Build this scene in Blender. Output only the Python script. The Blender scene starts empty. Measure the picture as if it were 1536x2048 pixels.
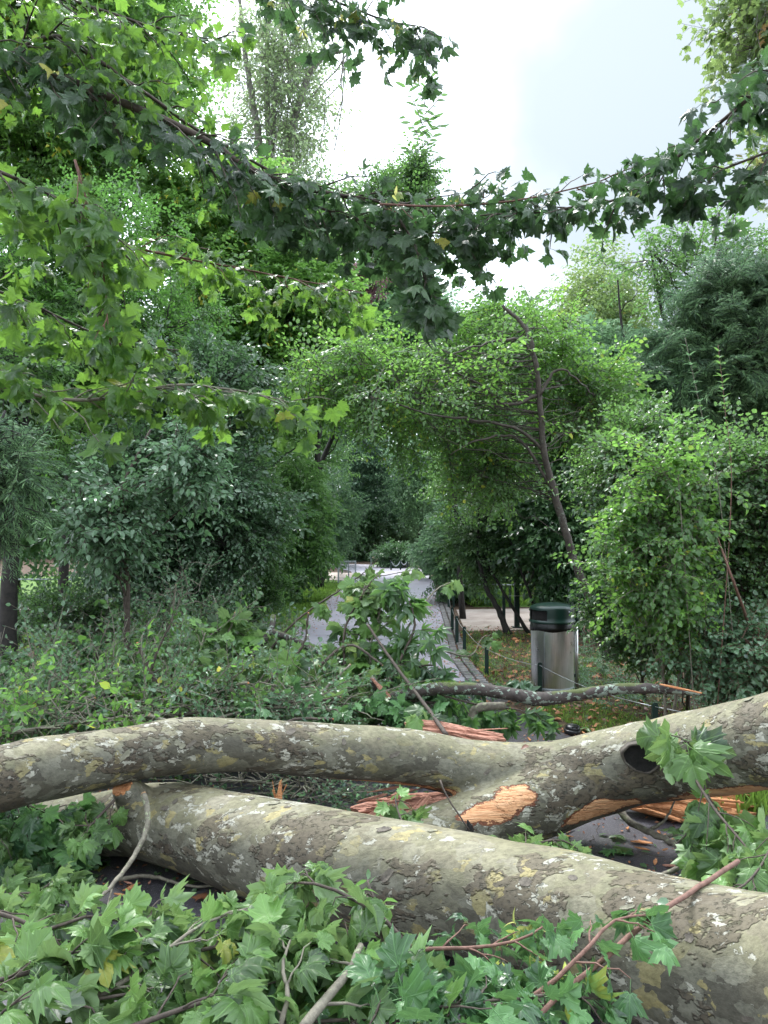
import bpy, bmesh, math, random
import numpy as np
from mathutils import Vector, Matrix, noise as mnoise

# ------------------------------------------------------------------ camera, sky, sun
sc = bpy.context.scene
C = sc.collection
F = 1479.0                 # focal length in photograph pixels
EYE = 1.6
PITCH = math.radians(1.8)

cam_d = bpy.data.cameras.new("camera")
cam = bpy.data.objects.new("camera", cam_d)
C.objects.link(cam)
cam.location = (0, 0, EYE)
cam.rotation_euler = (math.radians(90) + PITCH, 0, 0)
cam_d.sensor_fit = 'VERTICAL'
cam_d.sensor_height = 36.0
cam_d.sensor_width = 27.0
cam_d.lens = 36.0 * F / 2048.0
cam_d.clip_start = 0.05
cam_d.clip_end = 1000.0
sc.camera = cam

SUN_EL = math.radians(52)
SUN_AZ = math.radians(-22)      # ahead of the camera, a little to the left
world = bpy.data.worlds.new("World")
sc.world = world
world.use_nodes = True
wt = world.node_tree
wt.nodes.clear()
wo = wt.nodes.new('ShaderNodeOutputWorld')
bg = wt.nodes.new('ShaderNodeBackground')
bg.inputs[1].default_value = 0.1
wt.links.new(bg.outputs[0], wo.inputs[0])
sky = wt.nodes.new('ShaderNodeTexSky')
sky.sky_type = 'NISHITA'
sky.sun_disc = False
sky.sun_elevation = SUN_EL
sky.sun_rotation = SUN_AZ
sky.air_density = 1.0
sky.dust_density = 2.0
tc = wt.nodes.new('ShaderNodeTexCoord')
nz = wt.nodes.new('ShaderNodeTexNoise')
nz.inputs['Scale'].default_value = 2.2
nz.inputs['Detail'].default_value = 5
nz.inputs['Roughness'].default_value = 0.5
wt.links.new(tc.outputs['Generated'], nz.inputs['Vector'])
# a duller blue-grey bank of cloud in one quarter of the sky
dp = wt.nodes.new('ShaderNodeVectorMath'); dp.operation = 'DOT_PRODUCT'
_d = Vector((0.37, 1.0, 0.585)).normalized()
dp.inputs[1].default_value = _d
wt.links.new(tc.outputs['Generated'], dp.inputs[0])
ad = wt.nodes.new('ShaderNodeMath'); ad.operation = 'MULTIPLY_ADD'
wt.links.new(nz.outputs[0], ad.inputs[0]); ad.inputs[1].default_value = 0.15
wt.links.new(dp.outputs['Value'], ad.inputs[2])
rp = wt.nodes.new('ShaderNodeValToRGB')
e = rp.color_ramp.elements
e[0].position = 0.93; rp.color_ramp.interpolation = 'EASE'; e[0].color = (0.91, 1.0, 1.11, 1)
e[1].position = 1.0; e[1].color = (0.185, 0.212, 0.232, 1)
sb_ = wt.nodes.new('ShaderNodeMath'); sb_.operation = 'SUBTRACT'
wt.links.new(ad.outputs[0], sb_.inputs[0]); sb_.inputs[1].default_value = 0.07
wt.links.new(sb_.outputs[0], rp.inputs[0])
cl = wt.nodes.new('ShaderNodeVectorMath'); cl.operation = 'SCALE'
wt.links.new(rp.outputs[0], cl.inputs[0]); cl.inputs['Scale'].default_value = 10.5
# added dimming of the sky low down and behind the viewer, cutting frontal fill
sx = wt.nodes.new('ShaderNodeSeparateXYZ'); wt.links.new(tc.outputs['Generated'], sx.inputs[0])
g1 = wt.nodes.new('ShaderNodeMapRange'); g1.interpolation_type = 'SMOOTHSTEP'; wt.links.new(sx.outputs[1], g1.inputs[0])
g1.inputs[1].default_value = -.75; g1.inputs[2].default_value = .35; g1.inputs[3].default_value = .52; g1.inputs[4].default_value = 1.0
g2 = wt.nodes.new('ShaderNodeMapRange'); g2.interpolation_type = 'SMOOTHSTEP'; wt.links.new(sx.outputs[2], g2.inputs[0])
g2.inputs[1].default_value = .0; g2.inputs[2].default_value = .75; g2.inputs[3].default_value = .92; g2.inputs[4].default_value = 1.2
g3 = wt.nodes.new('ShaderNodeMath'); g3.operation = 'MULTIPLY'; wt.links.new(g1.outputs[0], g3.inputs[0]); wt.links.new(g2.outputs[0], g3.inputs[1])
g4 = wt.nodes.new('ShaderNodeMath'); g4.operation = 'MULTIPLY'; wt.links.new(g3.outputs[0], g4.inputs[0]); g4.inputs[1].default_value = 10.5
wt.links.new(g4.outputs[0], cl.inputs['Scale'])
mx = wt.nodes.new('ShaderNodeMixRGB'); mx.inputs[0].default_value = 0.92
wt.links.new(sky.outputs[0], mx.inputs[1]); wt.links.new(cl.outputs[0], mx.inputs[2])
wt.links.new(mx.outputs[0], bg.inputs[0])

sun_d = bpy.data.lights.new("sun", 'SUN')
sun_d.energy = 1.5
sun_d.angle = math.radians(14)
sun_d.color = (1.0, 0.985, 0.96)
sun = bpy.data.objects.new("sun", sun_d)
C.objects.link(sun)
sdir = Vector((math.sin(SUN_AZ) * math.cos(SUN_EL), math.cos(SUN_AZ) * math.cos(SUN_EL), math.sin(SUN_EL)))
sun.rotation_euler = sdir.to_track_quat('Z', 'Y').to_euler()

sc.view_settings.view_transform = 'Standard'
sc.view_settings.look = 'None'
sc.view_settings.gamma = 1.0
sc.view_settings.exposure = 1.85
sc.cycles.max_bounces = 5
sc.cycles.diffuse_bounces = 2
sc.cycles.glossy_bounces = 2
sc.cycles.transmission_bounces = 3
sc.cycles.transparent_max_bounces = 4
sc.cycles.caustics_reflective = False
sc.cycles.caustics_refractive = False
sc.cycles.use_denoising = True
sc.cycles.use_adaptive_sampling = True
sc.cycles.adaptive_threshold = 0.02

# ------------------------------------------------------------------ helpers
rng = np.random.default_rng(7)
UP = np.array([0, 0, 1.0])
CA, SA = math.cos(PITCH), math.sin(PITCH)

def P(px, py, D):
    """world point seen at photograph pixel (px,py) at distance D along the ground axis"""
    u = (px - 768) / F; v = (1024 - py) / F
    t = D / (CA - v * SA)
    return np.array([u * t, D, EYE + t * (SA + v * CA)])

def G(px, py, z=0.0):
    u = (px - 768) / F; v = (1024 - py) / F
    t = (z - EYE) / (SA + v * CA)
    return np.array([u * t, t * (CA - v * SA), z])

def nrm(a):
    a = np.asarray(a, float)
    return a / (np.linalg.norm(a, axis=-1, keepdims=True) + 1e-12)

def tag(o, label=None, cat=None, group=None, kind=None):
    if label: o['label'] = label
    if cat: o['category'] = cat
    if group: o['group'] = group
    if kind: o['kind'] = kind
    return o

def empty(name, loc, label, cat, group=None):
    o = bpy.data.objects.new(name, None)
    o.location = tuple(float(c) for c in loc)
    o.empty_display_size = 0.2
    C.objects.link(o)
    return tag(o, label, cat, group)

def catmull(pts, n):
    pts = np.asarray(pts, float)
    p = np.vstack([2 * pts[0] - pts[1], pts, 2 * pts[-1] - pts[-2]])
    m = len(pts) - 1
    t = np.linspace(0, m, n)
    i = np.minimum(t.astype(int), m - 1)
    f = (t - i)[:, None]
    a, b, c, d = p[i], p[i + 1], p[i + 2], p[i + 3]
    return 0.5 * (2 * b + (c - a) * f + (2 * a - 5 * b + 4 * c - d) * f * f + (3 * b - a - 3 * c + d) * f ** 3)

def tube(pts, rad, seg=5, cap=True):
    """(verts, tris) of a tapered tube"""
    pts = np.asarray(pts, float); n = len(pts)
    rad = np.broadcast_to(np.asarray(rad, float), (n,))
    tg = nrm(np.gradient(pts, axis=0))
    ref = UP if abs(tg[0][2]) < 0.9 else np.array([1.0, 0, 0])
    x = nrm(np.cross(ref, tg[0]))
    X = np.zeros((n, 3)); X[0] = x
    for k in range(1, n):
        x = x - tg[k] * np.dot(x, tg[k]); x = x / (np.linalg.norm(x) + 1e-9); X[k] = x
    Y = np.cross(tg, X)
    a = np.linspace(0, 2 * math.pi, seg, endpoint=False)
    v = pts[:, None] + rad[:, None, None] * (np.cos(a)[None, :, None] * X[:, None] + np.sin(a)[None, :, None] * Y[:, None])
    v = v.reshape(-1, 3)
    i = np.arange(n - 1)[:, None] * seg; j = np.arange(seg)[None]; j2 = (j + 1) % seg
    A = (i + j).ravel(); B = (i + j2).ravel(); Cc = (i + seg + j2).ravel(); Dd = (i + seg + j).ravel()
    f = np.vstack([np.stack([A, B, Cc], 1), np.stack([A, Cc, Dd], 1)])
    if cap:
        v = np.vstack([v, pts[:1], pts[-1:]])
        c0 = n * seg; c1 = c0 + 1; jj = np.arange(seg); k2 = (jj + 1) % seg
        f = np.vstack([f, np.stack([k2, jj, np.full(seg, c0)], 1),
                       np.stack([(n - 1) * seg + jj, (n - 1) * seg + k2, np.full(seg, c1)], 1)])
    return v, f

class Buf:
    """collects triangles for one mesh; uv = leaf-local coordinates, rnd = one number per leaf"""
    def __init__(s): s.v = []; s.f = []; s.uv = []; s.r = []; s.n = 0
    def add(s, v, f, uv=None, r=None):
        if len(v) == 0: return
        s.v.append(v); s.f.append(f + s.n); s.n += len(v)
        s.uv.append(np.zeros((len(v), 2)) if uv is None else uv)
        s.r.append(np.full(len(v), 0.5) if r is None else r)
    def tube(s, pts, rad, seg=5): s.add(*tube(pts, rad, seg))
    def build(s, name, mat, parent=None, smooth=True):
        v = np.vstack(s.v).astype(np.float32); f = np.vstack(s.f).astype(np.int32)
        if parent is not None: v = v - np.array(parent.location, np.float32)
        me = bpy.data.meshes.new(name)
        me.vertices.add(len(v)); me.vertices.foreach_set("co", v.ravel())
        me.loops.add(len(f) * 3); me.loops.foreach_set("vertex_index", f.ravel())
        me.polygons.add(len(f)); me.polygons.foreach_set("loop_start", np.arange(0, len(f) * 3, 3, dtype=np.int32))
        a = me.attributes.new("luv", 'FLOAT2', 'POINT'); a.data.foreach_set("vector", np.vstack(s.uv).astype(np.float32).ravel())
        a = me.attributes.new("rnd", 'FLOAT', 'POINT'); a.data.foreach_set("value", np.concatenate(s.r).astype(np.float32))
        me.update(calc_edges=True)
        me.polygons.foreach_set("use_smooth", np.full(len(f), smooth))
        me.materials.append(mat)
        o = bpy.data.objects.new(name, me); C.objects.link(o)
        if parent is not None: o.parent = parent
        return o

def frames(d, n):
    """rotation matrices (N,3,3) with local Y = d and local Z near n"""
    d = nrm(d); n = n - d * np.sum(d * n, -1, keepdims=True); n = nrm(n)
    x = np.cross(d, n)
    return np.stack([x, d, n], -1)

# ---- leaf templates: base at the origin, blade along +Y, face +Z, unit length
def fan_template(half, centre, curl, ring=False, petiole=0.0, wave=0.05, seed=0, fold=.10, roll=0.0):
    r = np.random.default_rng(seed)
    right = [tuple(p) for p in half]
    left = [(-x, y) for x, y in reversed(half) if abs(x) > 1e-6]
    out = np.array(right + left, float)
    out += r.normal(0, 0.012, out.shape)
    c = np.array([0, centre])
    n = len(out)
    vs = [c[None]]
    if ring: vs.append(c + (out - c) * 0.55)
    vs.append(out)
    v2 = np.vstack(vs)
    j = np.arange(n); k = (j + 1) % n
    if ring:
        f = np.vstack([np.stack([np.zeros(n, int), k + 1, j + 1], 1),
                       np.stack([j + 1, k + 1, n + k + 1], 1), np.stack([j + 1, n + k + 1, n + j + 1], 1)])
    else:
        f = np.stack([np.zeros(n, int), k + 1, j + 1], 1)
    x, y = v2[:, 0], v2[:, 1]
    ang = np.arctan2(np.abs(x), y)
    z = -curl * (x * x * 0.9 + np.maximum(y - .3, 0) ** 2 * 0.9) + wave * np.sin(ang * 7) * np.hypot(x, y) + fold * np.abs(x) + roll * np.sign(x) * x * x - roll * .6 * np.maximum(y - .5, 0)
    z += r.normal(0, 0.012, len(z))
    v = np.stack([x, y, z], 1)
    f = f[:, ::-1]
    uv = v2.copy()
    if petiole:
        w = 0.014
        pv = np.array([[-w, 0.03, 0], [w, 0.03, 0], [w, -petiole * .5, petiole * .10], [-w, -petiole * .5, petiole * .10],
                       [w, -petiole, 0], [-w, -petiole, 0],
                       [0, 0.03, w * 1.6], [0, -petiole * .5, petiole * .10 + w * 1.6], [0, -petiole, w * 1.6]])
        b = len(v)
        pf = np.array([[0, 1, 2], [0, 2, 3], [3, 2, 4], [3, 4, 5], [0, 3, 7], [0, 7, 6], [1, 7, 2], [1, 6, 7],
                       [3, 5, 8], [3, 8, 7], [2, 8, 4], [2, 7, 8]]) + b
        v = np.vstack([v, pv]); f = np.vstack([f, pf])
        uv = np.vstack([uv, np.stack([np.zeros(9), -np.ones(9)], 1)])
        v[:, 1] += petiole
    return v, f, uv

MAPLE = [(0, 0.06), (0.10, -0.04), (0.30, -0.05), (0.26, 0.08), (0.52, 0.12), (0.42, 0.24), (0.55, 0.38),
         (0.74, 0.58), (0.52, 0.62), (0.42, 0.70), (0.27, 0.58), (0.28, 0.76), (0.12, 0.80), (0, 1.08)]
PLANE = [(0, 0.02), (0.12, -0.08), (0.30, -0.06), (0.42, -0.10), (0.40, 0.04), (0.60, 0.10), (0.46, 0.22), (0.56, 0.34),
         (0.80, 0.58), (0.56, 0.58), (0.56, 0.74), (0.42, 0.66), (0.32, 0.66), (0.38, 0.80), (0.24, 0.84), (0.20, 0.96), (0, 1.12)]
ELLIP = [(0, 0.0), (0.17, 0.12), (0.27, 0.36), (0.26, 0.60), (0.15, 0.84), (0, 1.02)]

def ellip_template(w, curl, fold, seed=0):
    # midrib with two folded sides
    r = np.random.default_rng(seed)
    ys = [0.0, 0.33, 0.68, 1.0]
    ws = [0.0, 1.0, 0.85, 0.0]
    v = []; 
    for y, k in zip(ys, ws):
        v.append((0, y, -curl * y * y))
    v.append((-w, 0.30, fold * w - curl * .1)); v.append((-w * .84, 0.66, fold * w - curl * .45))
    v.append((w, 0.30, fold * w - curl * .1)); v.append((w * .84, 0.66, fold * w - curl * .45))
    v = np.array(v); v += r.normal(0, 0.012, v.shape)
    f = np.array([[0, 1, 4], [1, 2, 5], [1, 5, 4], [2, 3, 5], [0, 6, 1], [1, 7, 2], [1, 6, 7], [2, 7, 3]])
    f = f[:, ::-1]
    return v, f, v[:, :2].copy()

def kite_template(w, curl):
    v = np.array([[0, 0, 0], [-w, .45, .04], [0, 1, -curl], [w, .45, .04]])
    f = np.array([[0, 3, 2], [0, 2, 1]])
    return v, f, v[:, :2].copy()

def palm_template(nl=6, seed=1):
    """horse chestnut: leaflets fanned from one point"""
    r = np.random.default_rng(seed)
    V = []; Fc = []; U = []; n = 0
    for k in range(nl):
        a = math.radians(-105 + 210 * k / (nl - 1))
        L = 0.62 + 0.38 * math.cos(a * 0.8)
        v, f, uv = ellip_template(0.17, 0.30 + r.random() * .3, 0.45, seed=seed * 10 + k)
        v = v * L
        ca, sa = math.cos(a), math.sin(a)
        x = v[:, 0] * ca + v[:, 1] * sa; y = -v[:, 0] * sa + v[:, 1] * ca
        V.append(np.stack([x, y, v[:, 2] - 0.15 * np.hypot(x, y)], 1)); Fc.append(f + n); n += len(v)
        U.append(uv)
    return np.vstack(V), np.vstack(Fc), np.vstack(U)

TPL = {
    'needle_wide': [kite_template(.09, .2)],
    'maple': [fan_template(MAPLE, 0.30, c, False, 0.55, w, s) for c, w, s in ((.35, .05, 1), (.75, .08, 2), (.1, .03, 3))],
    'maple_hi': [fan_template(MAPLE, 0.30, c, True, 0.55, w, s) for c, w, s in ((.35, .06, 1), (.8, .10, 2), (-.2, .05, 3), (1.2, .12, 4))] + [fan_template(MAPLE, 0.30, c, True, 0.55, w, s, fo, ro) for c, w, s, fo, ro in ((.4, .10, 25, .5, .0), (.8, .12, 26, .8, .3), (.5, .1, 27, -.3, .5))],
    'plane_hi': [fan_template(PLANE, 0.28, c, True, 0.45, w, s) for c, w, s in ((.45, .07, 5), (1.0, .12, 6), (-.3, .06, 7), (1.4, .10, 8))] + [fan_template(PLANE, 0.28, c, True, 0.45, w, s, fo, ro) for c, w, s, fo, ro in ((.5, .10, 15, .65, .0), (.9, .12, 16, .95, .2), (.3, .14, 17, -.35, .7), (1.6, .16, 18, .45, -.6), (.6, .08, 19, .35, .3))],
    'plane': [fan_template(PLANE[::1], 0.28, c, False, 0.4, w, s) for c, w, s in ((.4, .07, 5), (.9, .1, 6))],
    'ellip': [ellip_template(w, c, fo, s) for w, c, fo, s in ((.30, .15, .3, 1), (.27, .4, .5, 2), (.33, .05, .15, 3))],
    'narrow': [ellip_template(w, c, fo, s) for w, c, fo, s in ((.16, .2, .3, 1), (.14, .5, .5, 2))],
    'round': [ellip_template(w, c, fo, s) for w, c, fo, s in ((.42, .15, .25, 1), (.40, .35, .4, 2))],
    'kite': [kite_template(.33, .2), kite_template(.28, .45)],
    'needle': [kite_template(.055, .12)],
    'palm': [palm_template(6, 1), palm_template(7, 2), palm_template(5, 3)],
}

def put_leaves(buf, key, pos, R, sc_, r=None):
    """place leaves: pos (N,3), R (N,3,3), sc_ (N,)"""
    N = len(pos)
    if N == 0: return
    tp = TPL[key]; which = rng.integers(0, len(tp), N)
    rr = rng.random(N) if r is None else r
    for k, (v, f, uv) in enumerate(tp):
        m = which == k; c = int(m.sum())
        if c == 0: continue
        vv = np.einsum('nij,vj->nvi', R[m], v) * sc_[m][:, None, None] + pos[m][:, None]
        ff = f[None] + (np.arange(c) * len(v))[:, None, None]
        buf.add(vv.reshape(-1, 3), ff.reshape(-1, 3), np.tile(uv, (c, 1)), np.repeat(rr[m], len(v)))

# ---- sprays: small twigs with their leaves, in local space (twig along +Y, flat in XY)
def make_spray(L, leaf, nside=4, spacing=None, droop=0.25, wild=0.35, seed=0, wood=True, side_len=0.45, ang=0.9):
    r = np.random.default_rng(seed)
    spacing = spacing or leaf * 0.55
    lines = []
    n = 7
    t = np.linspace(0, 1, n)
    bend = r.normal(0, 0.10)
    main = np.stack([bend * L * t * t, L * t, -droop * L * t * t], 1)
    lines.append((main, 0.004 * L / 0.5))
    for k in range(nside):
        u = (k + 0.6 + r.random() * .4) / (nside + 0.6)
        s = 1 if k % 2 else -1
        b = main[min(int(u * (n - 1)), n - 2)] + (main[min(int(u * (n - 1)) + 1, n - 1)] - main[min(int(u * (n - 1)), n - 2)]) * ((u * (n - 1)) % 1)
        a = math.radians(r.uniform(35, 60)) * s
        l = L * side_len * (1.15 - u * 0.8) * r.uniform(.7, 1.2)
        tt = np.linspace(0, 1, 5)
        d = np.array([math.sin(a), math.cos(a), r.normal(0, .12)])
        ln = b + tt[:, None] * d * l
        ln[:, 2] -= droop * l * tt * tt
        lines.append((ln, 0.0025 * L / 0.5))
    pos, dr, nm = [], [], []
    W = Buf()
    for ln, rad in lines:
        seg = np.linalg.norm(np.diff(ln, axis=0), axis=1).sum()
        m = max(2, int(seg / spacing))
        for k in range(m):
            u = (k + 0.7) / m
            if ln is main and u < .2: continue
            q = u * (len(ln) - 1); i = min(int(q), len(ln) - 2)
            p = ln[i] + (ln[i + 1] - ln[i]) * (q - i)
            tdir = nrm(ln[i + 1] - ln[i])
            s = 1 if k % 2 else -1
            sidev = nrm(np.cross(tdir, UP)) * s
            wgt = ang if k < m - 1 else 0.1
            d = nrm(tdir * 0.8 + sidev * wgt + r.normal(0, wild * .6, 3) + np.array([0, 0, -0.15]))
            pos.append(p); dr.append(d); nm.append(nrm(UP + r.normal(0, wild, 3)))
        if wood:
            W.add(*tube(ln[::2] if len(ln) > 5 else ln[::2], np.linspace(rad, rad * .4, len(ln[::2])), 3, False))
    pos = np.array(pos); R = frames(np.array(dr), np.array(nm))
    sc_ = leaf * r.uniform(.7, 1.15, len(pos))
    return dict(pos=pos, R=R, s=sc_, wv=np.vstack(W.v) if wood else None, wf=np.vstack(W.f) if wood else None)

SPECIES = {}
def species(name, key, L, leaf, mat, up=0.25, droop=.25, n=5, **kw):
    SPECIES[name] = dict(key=key, L=L, mat=mat, up=up, sprays=[make_spray(L, leaf, droop=droop, seed=hash_(name) + i, **kw) for i in range(n)])
def hash_(s): return sum(ord(c) * (i + 3) for i, c in enumerate(s)) % 10000

def put_sprays(leafb, woodb, sp, base, d, n, scale):
    """replicate random sprays of a species at base (N,3), pointing d, face n"""
    R = frames(d, n); N = len(base)
    which = rng.integers(0, len(sp['sprays']), N)
    for k, s in enumerate(sp['sprays']):
        m = which == k; c = int(m.sum())
        if c == 0: continue
        Rm = R[m]; sm = scale[m]
        p = np.einsum('nij,vj->nvi', Rm, s['pos']) * sm[:, None, None] + base[m][:, None]
        RR = np.einsum('nij,ljk->nlik', Rm, s['R'])
        ss = sm[:, None] * s['s'][None]
        tone = rng.normal(0, .13, c)[:, None] + rng.random((c, len(s['pos'])))
        put_leaves(leafb, sp['key'], p.reshape(-1, 3), RR.reshape(-1, 3, 3), ss.ravel(), np.clip(tone.ravel(), 0, 1))
        if woodb is not None and s['wv'] is not None:
            vv = np.einsum('nij,vj->nvi', Rm, s['wv']) * sm[:, None, None] + base[m][:, None]
            ff = s['wf'][None] + (np.arange(c) * len(s['wv']))[:, None, None]
            woodb.add(vv.reshape(-1, 3), ff.reshape(-1, 3))

def curve_between(a, b, sag=0.0, wig=0.08, n=6, lift=0.0):
    a = np.asarray(a, float); b = np.asarray(b, float)
    t = np.linspace(0, 1, n)[:, None]
    p = a + (b - a) * t
    L = np.linalg.norm(b - a)
    p[:, 2:] += (lift - sag) * L * (np.sin(t * math.pi)) 
    w = rng.normal(0, wig * L / 3, (n, 3)) * np.sin(t * math.pi)
    return p + w

def clumps_in(c, r, n, cr, flat=0.7, shell=.55):
    """n clump centres inside an ellipsoid c,r ; cr = clump radius"""
    out = []
    for k in range(n):
        u = nrm(rng.normal(0, 1, 3)); s = rng.uniform(shell ** 2, 1) ** .5
        s = s if rng.random() < .8 else rng.random()
        q = np.array(c) + u * np.array(r) * s
        f = rng.uniform(.7, 1.25)
        out.append((q, np.array([cr, cr, cr * flat]) * f))
    return out

def fill_crown(leafb, woodb, sp, clumps, per, trunk=None, out_dir=True, limb_r=0.02, minz=0.05, sc_=1.0, branch_every=3, n_up=1.0):
    """clump list -> sprays; trunk = polyline the limbs start from"""
    for (c, r) in clumps:
        N = max(3, int(per * rng.uniform(.75, 1.25)))
        u = nrm(rng.normal(0, 1, (N, 3)))
        s = rng.uniform(.12, 1, (N, 1)) ** .5
        p = c + u * r * s
        p[:, 2] = np.maximum(p[:, 2], minz)
        d = nrm(u * .9 + rng.normal(0, .35, (N, 3)) + UP * sp['up'])
        nn = nrm(UP * n_up + u * .35 + rng.normal(0, .3, (N, 3)))
        scl = rng.uniform(.7, 1.25, N) * sc_
        base = p - d * (sp['L'] * .5 * scl)[:, None]
        put_sprays(leafb, woodb, sp, base, d, nn, scl)
        if woodb is not None:
            hub = c - UP * r[2] * .3
            if trunk is not None:
                tp = np.asarray(trunk)
                dd = np.linalg.norm(tp - c, axis=1) + np.maximum(tp[:, 2] - c[2] + .2, 0) * 3
                i = int(np.argmin(dd))
                a = tp[max(0, i - int(rng.integers(0, 5)))]
                L = np.linalg.norm(hub - a)
                cv = curve_between(a, hub, wig=.12, lift=-.02, n=7)
                rr = min(limb_r * .75, 0.008 * L + .004)
                woodb.tube(cv, np.linspace(rr, rr * .35, len(cv)), 5)
            for q in base[::branch_every]:
                cv = curve_between(hub, q, wig=.15, n=4)
                woodb.tube(cv, np.linspace(limb_r * .3 + .002, .002, 4), 3)

# ------------------------------------------------------------------ materials
def newmat(name):
    m = bpy.data.materials.new(name); m.use_nodes = True
    nt = m.node_tree; nt.nodes.clear()
    return m, nt
def N_(nt, t, **kw):
    n = nt.nodes.new(t)
    for k, v in kw.items(): setattr(n, k, v)
    return n
def inp(n, **kw):
    for k, v in kw.items():
        n.inputs[k.replace('_', ' ')].default_value = v
def c4(c): return (c[0], c[1], c[2], 1)
def mathn(nt, op, a, b=None, clamp=False):
    n = N_(nt, 'ShaderNodeMath', operation=op, use_clamp=clamp)
    for i, x in enumerate((a, b)):
        if x is None: continue
        if isinstance(x, (int, float)): n.inputs[i].default_value = x
        else: nt.links.new(x, n.inputs[i])
    return n.outputs[0]
def mixc(nt, fac, a, b):
    n = N_(nt, 'ShaderNodeMixRGB')
    for i, x in enumerate((fac, a, b)):
        if isinstance(x, (int, float)): n.inputs[i].default_value = x
        elif isinstance(x, tuple): n.inputs[i].default_value = c4(x)
        else: nt.links.new(x, n.inputs[i])
    return n.outputs[0]
def ramp(nt, fac, stops, interp='LINEAR'):
    n = N_(nt, 'ShaderNodeValToRGB'); cr = n.color_ramp; cr.interpolation = interp
    while len(cr.elements) < len(stops): cr.elements.new(0.5)
    for el, (p, c) in zip(cr.elements, stops):
        el.position = p; el.color = c4(c) if isinstance(c, tuple) else (c, c, c, 1)
    nt.links.new(fac, n.inputs[0])
    return n.outputs[0]
def noise_(nt, vec, scale, detail=3, rough=.5, dist=0.0, dim=None):
    n = N_(nt, 'ShaderNodeTexNoise')
    inp(n, Scale=scale, Detail=detail, Roughness=rough, Distortion=dist)
    if vec is not None: nt.links.new(vec, n.inputs['Vector'])
    return n.outputs[0]
def step(nt, x, e, w=0.02):
    n = N_(nt, 'ShaderNodeMapRange'); n.interpolation_type = 'SMOOTHSTEP'
    nt.links.new(x, n.inputs[0]); n.inputs[1].default_value = e - w; n.inputs[2].default_value = e + w
    return n.outputs[0]
def mapping(nt, vec, scale=(1, 1, 1), loc=(0, 0, 0)):
    n = N_(nt, 'ShaderNodeMapping'); n.inputs['Scale'].default_value = scale; n.inputs['Location'].default_value = loc
    nt.links.new(vec, n.inputs[0]); return n.outputs[0]

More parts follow.
